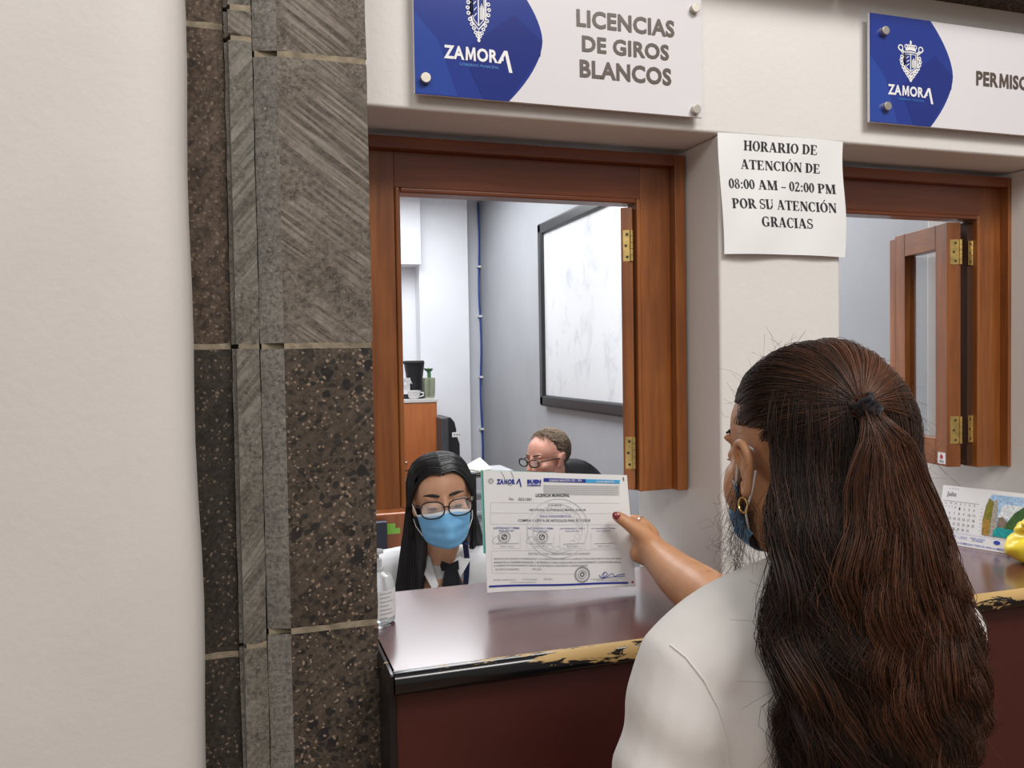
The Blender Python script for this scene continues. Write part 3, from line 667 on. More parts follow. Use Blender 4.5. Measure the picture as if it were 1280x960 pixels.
def head(mb, c, R, s=1.0, male=False, ears=True):
    def e(p, r): mb.ell(Vector(c)+R @ (Vector(p)*s), [x*s for x in r], R)
    def l(ps, rs): mb.limb([Vector(c)+R @ (Vector(p)*s) for p in ps], [r*s for r in rs], 12, 3)
    j = 1.08 if male else 1.0
    e((0, -.016, .035), (.073, .092, .080)); e((0, .034, .034), (.061, .050, .060)); e((0, .034, -.020), (.060, .054, .066))
    e((0, .028, -.064), (.049*j, .050, .042)); e((0, .061, -.096), (.021*j, .018, .017)); e((0, .072, -.070), (.028, .022, .028))
    for q in (-1, 1):
        e((q*.038, .056, -.022), (.023, .021, .021)); e((q*.029, .0765, .022), (.021, .0095, .0070)); e((q*.0305, .0735, .0015), (.0150, .0125, .0115))
        e((q*.0115, .094, -.034), (.008, .009, .007))
        if ears:
            l([(q*.070, .004, -.028), (q*.074, .000, -.012), (q*.080, -.010, .012), (q*.082, -.020, .026), (q*.078, -.028, .016), (q*.074, -.018, -.010), (q*.072, -.004, -.030)], [.006, .006, .0055, .0055, .0055, .006, .006])
            e((q*.074, -.010, .002), (.006, .016, .024))
    l([(0, .082, .018), (0, .094, -.005), (0, .106, -.029)], [.008, .009, .0115]); e((0, .103, -.033), (.0115, .011, .009))
    e((0, .090, -.0585), (.023, .0085, .0052)); e((0, .088, -.0675), (.020, .009, .0062)); e((0, .085, -.05), (.016, .008, .01))
def face_bits(c, R, s, parent, hairc, down=True):
    f = lambda x, y, z: Vector(c)+R @ (Vector((x, y, z))*s)
    for q in (-1, 1):
        br = MB().tube([f(q*(.012+.038*t), .0890-.018*t**2, .0255+.0045*math.sin(t*2.4)) for t in [i/8 for i in range(9)]], [.0014+.0024*math.sin(PI*min(1, t/8+.12)) for t in range(9)], 8)
        br.build('eyebrow', hairc, parent, smooth=True)
        MB().tube([f(q*(.0165+.028*t), .0862+.0035*math.sin(PI*t)-.006*t, -.0048+.0016*(2*t-1)**2) for t in [i/8 for i in range(9)]], [.0006+.0007*math.sin(PI*t/8) for t in range(9)], 6).build('eyelashes', hairc, parent, smooth=True)
        MB().ell(f(q*.0305, .0755, -.0028), (.0105*s, .0105*s, .0045*s), R).build('eye', EYE, parent, smooth=True)
    MB().ell(f(0, .0905, -.0628), (.021*s, .0072*s, .0050*s), R).build('lips', LIPS, parent, smooth=True)
LENS = flat('spectacle_lens', (.8, .85, .9), .05, Alpha=.10)
EYE = flat('dark_eye', (.05, .03, .02), .15); LIPS = flat('lips', (.42, .13, .11), .4)
BROW = flat('dark_brow_hair', (.012, .009, .008), .7); BROWM = flat('brown_brow_hair', (.10, .06, .035), .7)
def strands_mesh(name, P, rad, tint, mat, parent):
    """P (n,k,3) float, rad (n,k), tint (n,3): one joined mesh of thin three-sided strands"""
    P = np.asarray(P, float); n, k, _ = P.shape
    T = np.gradient(P, axis=1); T /= np.linalg.norm(T, axis=2, keepdims=True)+1e-12
    ref = np.tile(np.array([.31, -.52, .79]), (n, k, 1)); A = np.cross(T, ref); A /= np.linalg.norm(A, axis=2, keepdims=True)+1e-9; B = np.cross(T, A)
    V = np.empty((n, k, 3, 3))
    for q in range(3):
        a = 2*PI*q/3; V[:, :, q] = P+(A*math.cos(a)+B*math.sin(a))*rad[..., None]
    idx = np.arange(n*k*3).reshape(n, k, 3); F = np.empty((n, k-1, 3, 4), np.int32)
    for q in range(3):
        F[:, :, q, 0] = idx[:, :-1, q]; F[:, :, q, 1] = idx[:, :-1, (q+1) % 3]; F[:, :, q, 2] = idx[:, 1:, (q+1) % 3]; F[:, :, q, 3] = idx[:, 1:, q]
    F = F.reshape(-1, 4); me = bpy.data.meshes.new(name); me.vertices.add(n*k*3); me.vertices.foreach_set('co', V.astype(np.float32).ravel())
    me.loops.add(F.size); me.loops.foreach_set('vertex_index', F.ravel()); me.polygons.add(len(F))
    me.polygons.foreach_set('loop_start', np.arange(len(F), dtype=np.int32)*4); me.polygons.foreach_set('use_smooth', np.ones(len(F), bool))
    at = me.color_attributes.new('tint', 'FLOAT_COLOR', 'POINT'); C = np.ones((n, k*3, 4), np.float32)
    C[:, :, :3] = np.asarray(tint)[:, None, :] if np.asarray(tint).ndim == 2 else np.repeat(np.asarray(tint), 3, axis=1)
    at.data.foreach_set('color', C.ravel()); me.update(calc_edges=True); me.validate(); me.materials.append(mat)
    return link(bpy.data.objects.new(name, me), parent)
def ring(pts, r, n=8): return MB().tube(list(pts)+[pts[0], pts[1]], r, n, caps=False)
def glasses(c, R, s, parent, mat, wid=.026, hgt=.018, thick=.0016, dz=-.004, mc=None):
    f = lambda x, y, z: Vector(c)+R @ (Vector((x, y, z))*s)
    g = MB()
    for q in (-1, 1):
        P = []
        for i in range(28):
            a = 2*PI*i/28; ca, sa = math.cos(a), math.sin(a); x = wid*abs(ca)**.85*(1 if ca > 0 else -1); z = hgt*abs(sa)**.85*(1 if sa > 0 else -1)
            z += .0035*max(0, q*x/wid)*(1 if sa > 0 else .1)
            P.append(f(q*.0335+x, .106-.10*abs(q*.0335+x)**1.5*2, dz+z))
        g.tube(P+[P[0], P[1]], thick, 8, caps=False)
    g.tube([f(-.009, .1045, dz+.003), f(0, .1075, dz+.006), f(.009, .1045, dz+.003)], thick, 8)
    o = g.build('glasses', mat, parent, smooth=True)
    for q in (-1, 1):
        MB().tube([f(q*.058, .094, dz+.008), f(q*.0665, .085, dz+.008), f(q*.077, .03, dz+.008), f(q*.079, -.012, dz+.005), f(q*.077, -.03, dz-.015)], thick*.9, 8).build('temple', mat, o, smooth=True)
        V = [f(q*.0335+wid*.93*math.cos(2*PI*i/24), .1045-.10*abs(q*.0335+wid*.93*math.cos(2*PI*i/24))**1.5*2, dz+hgt*.93*math.sin(2*PI*i/24)) for i in range(24)]
        W = [v+R @ Vector((0, .001, 0)) for v in V]
        mobj('lens', V+W, [list(range(24))[::-1], [24+i for i in range(24)]]+[(i, (i+1) % 24, 24+(i+1) % 24, 24+i) for i in range(24)], LENS, o)
    return o
MASKM = pm('pale_blue_mask', (.16, .42, .70), .75, var=.06, vs=50, bs=500, bstr=.3, bd=.0005); MASKW = pm('mask_white_edge', (.74, .76, .78), .7)
def mask(c, R, s, parent, flare=1.0):
    f = lambda x, y, z: Vector(c)+R @ (Vector((x, y, z))*s)
    nu, nv = 36, 30
    def g(u, v):      # u -1..1 across, v 0 bottom .. 1 top
        a = u*1.30; hw = .0685-.006*(1-v)
        zt_ = -.007-.018*abs(u)**1.5; zb_ = -.112+.030*abs(u)**1.6
        z = zb_+(zt_-zb_)*v
        fr = .090+.024*math.sin(PI*min(1, v*.70+.12))+.010*max(0, v-.5)+.021*math.exp(-(u/.30)**2)*math.sin(PI*min(1, max(0, v*1.05)))
        y = -.004+fr*math.cos(a)**.85 if math.cos(a) > 0 else -.004
        x = hw*math.sin(a)/math.sin(1.30)*(1-.08*(1-v))
        pl = .0018*math.sin(v*PI*7)*math.cos(u*1.2)*(1 if .12 < v < .9 else 0)
        if v < .12: y -= (.12-v)*.25*math.cos(a)
        return f(x, y+pl+.0012*math.sin(u*9+v*7), z+.0015*math.sin(u*6+v*3))
    V = [g(-1+2*i/nu, j/nv) for j in range(nv+1) for i in range(nu+1)]
    F = []; FM = []
    for j in range(nv):
        for i in range(nu): F.append((j*(nu+1)+i, j*(nu+1)+i+1, (j+1)*(nu+1)+i+1, (j+1)*(nu+1)+i)); FM.append(1 if j >= nv-2 else 0)
    o = mobj('face_mask', V, F, None, parent, True, [MASKM, MASKW], FM)
    sd = o.modifiers.new('s', 'SOLIDIFY'); sd.thickness = .0012; sd.offset = 1
    for q in (-1, 1):
        a, b = g(q*.99, .96), g(q*.99, .06)
        MB().tube([a, f(q*.074, .018, -.004), f(q*.081, -.006, .020), f(q*.082, -.022, .014)], .0013, 6).build('ear_loop', MASKW, o, smooth=True)
        MB().tube([b, f(q*.072, .010, -.055), f(q*.078, -.012, -.03), f(q*.080, -.022, -.008)], .0013, 6).build('ear_loop', MASKW, o, smooth=True)
    return o

# ================================================================ CUSTOMER (seen from behind)
SKC = skin('tan_skin', (.56, .285, .145), (.47, .225, .11))
TEE = cloth('heather_white_tee', (.68, .655, .63)); DENIM = cloth('dark_trousers', (.03, .035, .06)); SHOEM = flat('dark_shoe', (.02, .02, .02))
cu = thing('person', 'woman with long wavy dark hair and white T-shirt holding up a document', 'person', (.60, .76, 0))
HC = Vector((.584, .764, 1.336)); HR = basis((-.03, 1, -.06), (0, 0, 1))
mb = MB(); head(mb, HC, HR, 1.02, ears=False)
for q in (-1, 1): mb.ell(HC+HR @ Vector((q*.047, .048, -.035)), (.021, .026, .032), HR)
mb.limb([HC+Vector((0, -.012, -.05)), HC+Vector((.004, -.02, -.11)), (.600, .750, 1.16)], [.052, .052, .062])
mb.limb([(.600, .752, 1.20), (.60, .77, 1.05), (.60, .775, .95), (.60, .77, .86)], [.065, .10, .10, .11])
for q in (-1, 1):
    mb.limb([(.60+q*.04, .752, 1.185), (.60+q*.12, .762, 1.15), (.60+q*.155, .765, 1.115)], [.04, .036, .034])
    mb.limb([(.60+q*.07, .77, 1.08), (.60+q*.075, .775, .95), (.60+q*.08, .77, .86)], [.085, .08, .09])
    mb.limb([(.60+q*.085, .77, .80), (.60+q*.09, .775, .46), (.60+q*.09, .765, .09)], [.085, .055, .038])
    mb.limb([(.60+q*.09, .75, .045), (.60+q*.095, .90, .035)], [.036, .03])
mb.limb([(.60-.17, .765, 1.12), (.405, .755, .96), (.40, .77, .85), (.425, .84, .66)], [.034, .036, .034, .026])   # left arm hangs
mb.ell((.43, .86, .61), (.022, .03, .05))
for k in range(4): mb.limb([(.425+.0, .845+.014*k, .585), (.425, .852+.014*k, .545), (.432, .858+.013*k, .515)], [.0085, .008, .0068], 10, 3)
mb.limb([(.44, .83, .62), (.45, .82, .585), (.452, .83, .56)], [.010, .009, .0075], 10, 3)
# right arm reaches forward and holds the paper: shoulder, elbow, wrist
SH = Vector((.765, .775, 1.125)); EL = D(937, 800, 1.10); WR = D(820, 693, 1.370)
mb.limb([SH, (SH+EL)/2, EL], [.038, .042, .043])
mb.limb([EL, D(884, 748, 1.195), D(847, 719, 1.285), WR], [.0435, .0415, .0350, .0262], 22)
# hand: palm, thumb in front of the sheet, four fingers behind it
mb.limb([D(828, 701, 1.345), WR, D(812, 682, 1.388)], [.0285, .0262, .0235], 18); mb.ell(D(806, 674, 1.402), (.0195, .021, .0195))
mb.ell(D(798, 692, 1.398), (.0150, .019, .0165)); mb.limb([D(815, 696, 1.38), D(799, 694, 1.40)], [.0200, .0145])
thumb = [D(817, 682, 1.376), D(802, 667, 1.390), D(786, 655, 1.398), D(771, 645, 1.402)]
mb.limb(thumb, [.0190, .0155, .0118, .0094], 16, 5); mb.ell(D(803, 660, 1.412), (.014, .016, .012))
mb.limb([D(815, 669, 1.42), D(806, 657, 1.445), D(792, 649, 1.462), D(772, 653, 1.464)], [.0135, .0115, .0095, .0076], 12, 4)
mb.limb([D(812, 674, 1.43), D(797, 664, 1.462), D(784, 667, 1.468), D(764, 674, 1.466)], [.0125, .0105, .0090, .0073], 12, 4)
mb.limb([D(808, 684, 1.43), D(796, 678, 1.460), D(782, 684, 1.464), D(766, 690, 1.462)], [.012, .0100, .0086, .0070], 12, 4)
mb.limb([D(804, 694, 1.42), D(794, 690, 1.443), D(784, 697, 1.452), D(774, 702, 1.452)], [.011, .0092, .0080, .0066], 12, 4)
body = mb.fuse('body', SKC, cu, .0034, 8, .5)
face_bits(HC, HR, 1.0, cu, BROW)
# painted thumb nail
td = (thumb[3]-thumb[2]).normalized(); tn = (CAM-thumb[3]).normalized(); tn = (tn-td*tn.dot(td)).normalized(); ts = td.cross(tn)
R_ = Matrix((ts, td, tn)).transposed()
NAIL = pm('dark_red_nail_polish', (.22, .018, .022), .12, bstr=0, coat=.8)
MB().ell(thumb[3]-td*.0005+tn*.0066, (.0060, .0088, .0028), R_).build('thumb_nail', NAIL, cu, smooth=True)
rg = MB()
for cpt, q in ((D(819, 650.5, 1.45), .0112),):
    dd = (D(792, 649, 1.462)-D(806, 657, 1.445)).normalized(); a_ = dd.orthogonal().normalized(); b_ = dd.cross(a_)
    cc = D(800, 653.5, 1.452)
    rg.tube([cc+(a_*math.cos(2*PI*i/20)+b_*math.sin(2*PI*i/20))*.0108 for i in range(22)], .0011, 6, caps=False)
rg.build('finger_ring', pm('silver_ring', (.8, .76, .7), .2, metal=1, bstr=0), cu, smooth=True)
mask(HC, HR, 1.0, cu)
for q in (-1, 1):      # crisp outer ear on top of the head surface
    ef = lambda x, y, z: HC+HR @ Vector((q*x, y, z*.86-.004))
    em = MB(); em.limb([ef(.0745, .010, -.004), ef(.079, .012, .012), ef(.083, .004, .026), ef(.087, -.010, .029), ef(.088, -.020, .018), ef(.086, -.021, .002), ef(.082, -.014, -.015), ef(.078, -.006, -.030), ef(.076, .002, -.034), ef(.0745, .006, -.024)], [.0035, .0038, .0042, .0045, .0046, .0044, .0044, .0058, .0055, .0045], 12, 4)
    em.ell(ef(.0775, -.005, -.002), (.0055, .012, .022), HR); em.limb([ef(.080, .002, .014), ef(.083, -.009, .006), ef(.080, -.008, -.014)], [.003, .0035, .003], 10, 3)
    em.fuse('ear', SKC, cu, .0016, 3)
# gold hoop earrings
GOLD = pm('gold', (.85, .55, .18), .22, metal=1, bstr=0)
for q in (-1, 1):
    e0 = HC+HR @ Vector((q*.080, -.002, -.046)); MB().tube([e0+HR @ Vector((q*.003, .0080*math.sin(2*PI*i/24), .0080*math.cos(2*PI*i/24))) for i in range(-1, 25)], .0011, 8, caps=False).build('hoop_earring', GOLD, cu, smooth=True)
# T-shirt
def folds(co, no):
    x, y, z = co.T
    f = .0042*np.sin(x*42+z*26+2*np.sin(z*11))*np.clip((1.13-z)*6, 0, 1)+.0030*np.sin((x*.6+z)*75+3*np.sin(x*20))*np.clip((1.16-z)*6, 0, 1)+.0016*np.sin((x-z)*55+y*20)+.0030*np.exp(-((x-.475+.25*(1.08-z))/.012)**2)*np.clip((1.13-z)*8, 0, 1)
    f -= .0035*np.exp(-((x-.452+.10*(1.08-z))/.010)**2)*np.clip((1.12-z)*8, 0, 1)
    return co+no*f[:, None]
sm_ = MB()
sm_.limb([(.600, .742, 1.200), (.60, .748, 1.165)], [.064, .080])
sm_.limb([(.600, .748, 1.160), (.60, .762, 1.05), (.60, .772, .95), (.60, .77, .84)], [.082, .110, .112, .120])
for q in (-1, 1):
    sm_.limb([(.60+q*.045, .750, 1.165), (.60+q*.115, .760, 1.142), (.60+q*.158, .764, 1.118)], [.068, .064, .060])
    sm_.limb([(.60+q*.085, .768, 1.10), (.60+q*.085, .772, .95), (.60+q*.085, .77, .84)], [.094, .092, .102])
sm_.limb([(.60-.160, .764, 1.113), (.413, .756, 1.02), (.398, .755, .92)], [.060, .060, .060])
sm_.limb([(.60+.160, .768, 1.113), SH*.45+EL*.55], [.056, .058])
tee = sm_.fuse('t_shirt', TEE, cu, .0050, 8, .5, folds)
tb = bvh(tee)
sp0 = ((838, 806), (858, 822), (880, 850), (898, 885), (909, 920), (914, 958), (916, 1010))
P = [hit(tb, a[0]+(b[0]-a[0])*t/8, a[1]+(b[1]-a[1])*t/8, .0004) for a, b in zip(sp0[:-1], sp0[1:]) for t in range(8)]
P = [p for p in P if p]
MB().tube(P, .0010, 6).build('sleeve_seam', TEE, cu, smooth=True)
pn = MB()
for q in (-1, 1): pn.limb([(.60+q*.075, .77, .84), (.60+q*.09, .775, .46), (.60+q*.09, .765, .12)], [.118, .075, .060])
pn.fuse('trousers', DENIM, cu, .010, 6)
for q in (-1, 1): MB().limb([(.60+q*.09, .735, .046), (.60+q*.095, .84, .04), (.60+q*.098, .93, .034)], [.044, .042, .033]).build('shoe', SHOEM, cu, smooth=True)

# ---- hair: dark solid core, thousands of strands, hair tie
SKO = np.array([.590, .748, 1.362]); SKR = np.array([.092, .104, .103])
TZ = np.array([.94, .98, 1.035, 1.083, 1.148, 1.212, 1.277, 1.33, 1.366])
TCX = np.array([.586, .586, .587, .588, .588, .582, .582, .586, .590]); TCY = np.array([.660, .662, .664, .668, .676, .688, .708, .735, .748])
TW = np.array([.072, .090, .103, .113, .119, .111, .098, .091, .091]); TD = np.array([.040, .050, .056, .062, .066, .072, .082, .095, .102])
def hullp(a, z, rho):
    cx_, cy_, w_, d_ = (np.interp(z, TZ, t) for t in (TCX, TCY, TW, TD))
    k = np.sqrt(np.clip(1-((z-SKO[2])/SKR[2])**2, 0.0004, 1)); up = z > SKO[2]
    w_ = np.where(up, SKR[0]*k, w_); d_ = np.where(up, SKR[1]*k, d_)
    return np.stack([cx_+rho*w_*np.sin(a), cy_-rho*d_*np.cos(a), z], -1)
core = MB(); core.ell(SKO+np.array([0, -.022, .004]), (.076, .076, .084), None, 32, 20)
V = []; F = []; zs = np.linspace(.985, 1.38, 24); na = 32
for z in zs:
    sh_ = .72-.14*min(1, max(0, (z-1.15)*8))
    for i in range(na):
        a = 2*PI*i/na; p = hullp(np.array(a), np.array(z), sh_); V.append(p)
F = [(j*na+i, j*na+(i+1) % na, (j+1)*na+(i+1) % na, (j+1)*na+i) for j in range(len(zs)-1) for i in range(na)]+[list(range(na))[::-1], [(len(zs)-1)*na+i for i in range(na)]]
core.add(V, F)
core.build('hair_core', flat('dark_hair_core', (.012, .007, .005), 1.0, spec=.02), cu, smooth=True)
def tints(n, red):   # red 0..1 per strand
    dark = np.array([.011, .0065, .005]); brn = np.array([.075, .030, .015]); redc = np.array([.15, .052, .022])
    t = np.clip(red+rng.normal(0, .22, n), 0, 1)[:, None]; c = dark+(brn-dark)*np.clip(t*1.6, 0, 1)+(redc-brn)*np.clip(t*2-1, 0, 1)
    return np.clip(c*rng.uniform(.7, 1.25, (n, 1)), 0, 1)
K = 23; S = np.linspace(0, 1, K)
def wave(P, a, z, amp_scale, ph, lam, side=1.0):
    amp = amp_scale*np.clip((1.37-z)/.22, 0, 1)
    s1 = np.sin(2*PI*z/lam+ph); s2 = np.cos(2*PI*z/lam*.93+ph*1.3)
    out = np.stack([np.sin(a), -np.cos(a), 0*a], -1); tan = np.stack([np.cos(a), np.sin(a), 0*a], -1)
    return P+tan*(amp*s1)[..., None]*side+out*(amp*.55*s2)[..., None]
# falling strands gathered in locks
n = 12500; NC = 120
ca = rng.uniform(-1.22, 1.5, NC); cph = rng.uniform(0, 2*PI, NC); clam = rng.uniform(.085, .165, NC); camp = rng.uniform(.009, .024, NC); ctip = rng.uniform(.955, 1.03, NC); crho = rng.uniform(.86, 1.03, NC); cred = np.clip(rng.normal(.12, .13, NC)+.34*np.clip(ca+.1, 0, 1.2), 0, 1)
ci = rng.integers(0, NC, n); sp = rng.normal(0, .095, n); rh = np.clip(crho[ci]+rng.normal(0, .05, n), .72, 1.09)
z0_ = rng.uniform(1.30, 1.425, n); zt3 = ctip[ci]+rng.normal(0, .02, n)
Z = z0_[:, None]*(1-S)+zt3[:, None]*S
A = ca[ci][:, None]+sp[:, None]*(1-.45*S+.5*np.clip(S-.75, 0, 1)*2)+.10*np.sin(S*3+cph[ci][:, None])
A = np.maximum(A, np.interp(Z, [.95, 1.15, 1.23, 1.28, 1.33, 1.40], [-1.5, -1.5, -1.48, -1.38, -1.20, -1.25])+.10*rh[:, None]-.1); A = np.minimum(A, 1.7)
RHO = rh[:, None]*np.ones(K)*np.where(Z > 1.30, .97, 1.0)
P = hullp(A, Z, RHO); P = wave(P, A, Z, camp[ci][:, None], cph[ci][:, None]+rng.normal(0, .25, n)[:, None], clam[ci][:, None])
rad = np.full((n, K), .00034)*(1-.6*S**3)
strands_mesh('hair', P, rad, tints(n, cred[ci]), HAIR, cu)['kind'] = 'stuff'
# upper hair drawn back to the tie
TIE = np.array(D(1080, 503, .788)); tdir = (TIE-SKO)/SKR; tdir /= np.linalg.norm(tdir); TIE = SKO+tdir*SKR*1.03
K = 13; S = np.linspace(0, 1, K)
n = 9000
az = rng.uniform(-1, 1, n)*2.75; el = rng.uniform(-.02, 1.45, n)
az = np.where(np.abs(az) < .9, az+np.sign(az)*.6, az); el = np.where(np.abs(az) > 2.1, np.maximum(el, .36), el); el = np.where((np.abs(az) > 1.45) & (np.abs(az) <= 2.1), np.maximum(el, .12), el)
d0 = np.stack([np.cos(el)*np.sin(az), -np.cos(el)*np.cos(az), np.sin(el)], -1)
om = np.arccos(np.clip(d0 @ tdir, -1, 1))[:, None]; s_ = S[None]
sl = (np.sin((1-s_)*om)/np.sin(om))[..., None]*d0[:, None]+(np.sin(s_*om)/np.sin(om))[..., None]*tdir
sl[..., 2] += (.10*np.sin(PI*s_)*rng.uniform(-.5, .9, (n, 1)))
sl /= np.linalg.norm(sl, axis=2, keepdims=True)
rr = 1+rng.uniform(-.03, .014, n)[:, None]+.012*np.sin(PI*s_)*rng.random((n, 1)); rr = rr*(1-.13*(1-np.clip(s_*2.6, 0, 1))**1.5*np.clip((2.35-np.abs(az))*2.5, .25, 1)[:, None]*(np.cos(az)<.2)[:, None]); P = SKO+sl*SKR*rr[..., None]
P += rng.normal(0, .0012, (n, 1, 3))*np.sin(PI*S)[None, :, None]
P += (sl*(.0016*np.sin(az*23)[:, None]*np.sin(PI*s_))[..., None])
P[:, -1] = P[:, -1]*.6+TIE*.4
red = np.clip(.30+.30*(az > .2)+.25*np.sin(el)*(np.sin(az*7)*.5+.5), 0, 1)
strands_mesh('pulled_back_hair', P, np.full((n, K), .00034), tints(n, red), HAIR, cu)['kind'] = 'stuff'
# loose tail below the tie
K = 23; S = np.linspace(0, 1, K)
n = 3000; base = TIE+np.array([0, -.004, 0]); a0 = math.atan2(TIE[0]-SKO[0], -(TIE[1]-SKO[1]))
NC2 = 26; ta = rng.normal(.42, .26, NC2)+a0; tph = rng.uniform(0, 6, NC2); ci = rng.integers(0, NC2, n); ztip = rng.uniform(.99, 1.20, NC2)[ci]+rng.normal(0, .015, n)
Z = TIE[2]+(ztip[:, None]-TIE[2])*S; A = a0+(ta[ci][:, None]+rng.normal(0, .07, n)[:, None]-a0)*np.clip(S*2.2, 0, 1)**.8
off = (.020*np.clip(S*8, 0, 1)*(1-S)+.004)[None]*rng.uniform(.1, 1.3, (n, 1))
H = hullp(A, Z, 1.0); out = np.stack([np.sin(A), -np.cos(A), 0*A], -1); P = H+out*off[..., None]
P = wave(P, A, Z, .013, tph[ci][:, None]+rng.normal(0, .3, n)[:, None], .10)
k_ = np.clip(S*9, 0, 1)[None, :, None]; P = (base+rng.normal(0, .0045, (n, 1, 3)))*(1-k_)+P*k_
strands_mesh('gathered_tail', P, np.full((n, K), .00034)*(1-.5*S**3), tints(n, np.full(n, .55)), HAIR, cu)['kind'] = 'stuff'
# curls in front of the ear and stray hairs around the outline
K = 14; S = np.linspace(0, 1, K)
n = 150; st_ = np.array([D(x, y, .92) for x, y in zip(rng.uniform(925, 950, n), rng.uniform(545, 640, n))]); en = np.array([D(x, y, .90) for x, y in zip(rng.normal(930, 17, n), rng.uniform(660, 800, n))])
cr = rng.uniform(.003, .018, n)[:, None]; ph = rng.uniform(0, 6, n)[:, None]; tn_ = rng.uniform(1.0, 2.6, n)[:, None]
P = st_[:, None]*(1-S)[None, :, None]+en[:, None]*S[None, :, None]; rt = np.array(RT); upv = np.array(UP)
P = P-(rt*((cr*np.sin(PI*S)*1.2))[..., None])+rt*(cr*np.sin(S*2*PI*tn_+ph)*S)[..., None]+upv*(cr*np.cos(S*2*PI*tn_+ph)*S)[..., None]
n2 = 420; a = rng.uniform(-1.6, 1.9, n2); zz = rng.uniform(.99, 1.46, n2); b0 = hullp(a, zz, .98); L = rng.uniform(.010, .030, n2)
dirv = np.stack([np.sin(a), -np.cos(a), rng.normal(-.5, .8, n2)], -1)+rng.normal(0, .5, (n2, 3)); dirv /= np.linalg.norm(dirv, axis=1, keepdims=True)
cv = rng.normal(0, .5, (n2, 3)); cv[:, 2] -= .3
P2 = b0[:, None]+dirv[:, None]*(L[:, None]*S)[..., None]+cv[:, None]*(L[:, None]*S**2)[..., None]
# front hairline frizz
n3 = 30; az3 = rng.uniform(-3.0, -1.6, n3); el3 = rng.uniform(.15, 1.3, n3); d3 = np.stack([np.cos(el3)*np.sin(az3), -np.cos(el3)*np.cos(az3), np.sin(el3)], -1); b3 = SKO+d3*SKR*.99; L3 = rng.uniform(.006, .016, n3)
dv3 = d3+rng.normal(0, .55, (n3, 3)); cv3 = rng.normal(0, .6, (n3, 3)); P3 = b3[:, None]+dv3[:, None]*(L3[:, None]*S)[..., None]+cv3[:, None]*(L3[:, None]*S**2)[..., None]
P = np.concatenate([P, P2, P3]); strands_mesh('stray_hairs', P, np.full((len(P), K), .00013), tints(len(P), np.full(len(P), .25)), HAIR, cu)['kind'] = 'stuff'
tb_ = MB(); tv = Vector(TIE)+Vector((.002, -.006, -.002)); ax = (D(1098, 530, .79)-D(1070, 490, .79)).normalized(); a_ = ax.orthogonal().normalized(); b_ = ax.cross(a_)
for k in range(4):
    c_ = tv+ax*(-.008+.0052*k)
    tb_.tube([c_+(a_*math.cos(2*PI*i/20)+b_*math.sin(2*PI*i/20))*(.0092+.0010*math.sin(i*1.9+k*2))+ax*.0012*math.sin(i*.9+k) for i in range(22)], .0027, 8, caps=False)
tb_.ell(tv, (.008, .008, .008))
tb_.build('hair_tie', cloth('black_elastic', (.008, .008, .012)), cu, smooth=True)

# ================================================================ DOCUMENT held up
LW, LH = .264, .204
tl, tr, br, bl_ = D(604, 588, 1.366), D(782, 594, 1.436), D(793, 733, 1.430), D(609, 741, 1.372)
lic = thing('held_document', 'printed white licence sheets with blue letterhead held up in front of clerk', 'document', tuple(bl_))
nrm = (tr-tl).cross(bl_-tl).normalized()
if nrm.dot(CAM-tl) < 0: nrm = -nrm
def doc(u, v, d=0.0):     # u 0..1 left to right, v 0..1 top to bottom
    p = (tl*(1-u)+tr*u)*(1-v)+(bl_*(1-u)+br*u)*v
    return p+nrm*(d+.0030*math.sin(u*PI)*math.cos(v*2.2)-.0025*math.sin(u*3*PI)*v)
def sheetmesh(name, mat, dd, sh=(0, 0, 0, 0), n_=48):
    V = [doc(-sh[0]+(1+sh[0]+sh[1])*i/n_, -sh[2]+(1+sh[2]+sh[3])*j/n_, dd) for j in range(n_+1) for i in range(n_+1)]
    F = [(j*(n_+1)+i, j*(n_+1)+i+1, (j+1)*(n_+1)+i+1, (j+1)*(n_+1)+i) for j in range(n_) for i in range(n_)]
    return mobj(name, V, F, mat, lic, True)
sheetmesh('sheet', PAPERM, 0); sheetmesh('sheet', PAPERM, -.0012, (0, .012, 0, .004)); sheetmesh('folder_edge', pm('teal_card', (.16, .48, .42), .5), -.0025, (.016, -.5, .003, -.32))
def PX(x, y):      # inverse of the sheet's corner interpolation
    u, v = .5, .5
    for _ in range(6):
        def q(a, b, c, d, u, v): return (a*(1-u)+b*u)*(1-v)+(d*(1-u)+c*u)*v
        X = q(604, 782, 793, 609, u, v)-x; Y = q(588, 594, 733, 741, u, v)-y
        a = (178*(1-v)+184*v); b = (5*(1-u)+11*u); c = (6*(1-v)-8*v); d = (153*(1-u)+139*u); dt = a*d-b*c
        u -= (X*d-b*Y)/dt; v -= (a*Y-c*X)/dt
    return u, v
def mk(px=True): return Sheet(lambda x, y: doc(*PX(x, y), .0009), 3.0)
def up(sh, t, x0, y0, x1, y1, b=.0):   # text box: left, top, right, bottom in photo pixels
    sh.text(t, x0, y1, x1, y0, b)
s_b = mk(); s_lb = mk(); s_k = mk(); s_g = mk(); s_f = mk(); s_r = mk(); s_w = Sheet(lambda x, y: doc(*PX(x, y), .0014))
up(s_b, 'ZAMOR', 620, 598.6, 642, 605, .06); s_b.poly([(643, 604.5), (645, 604.5), (647.5, 598), (646, 598)]); s_b.poly([(646, 598), (647.5, 598), (650, 608), (648.4, 608)])
up(s_b, 'BUEN', 656.5, 599, 673.5, 604.2, .07); up(s_b, 'GOBIERNO', 656.5, 605, 673.5, 607.4, .05)
s_b.line([(676.5, 599.3), (729.5, 600.8)], 4.5); s_lb.line([(729.5, 600.8), (774, 602.2)], 4.5)
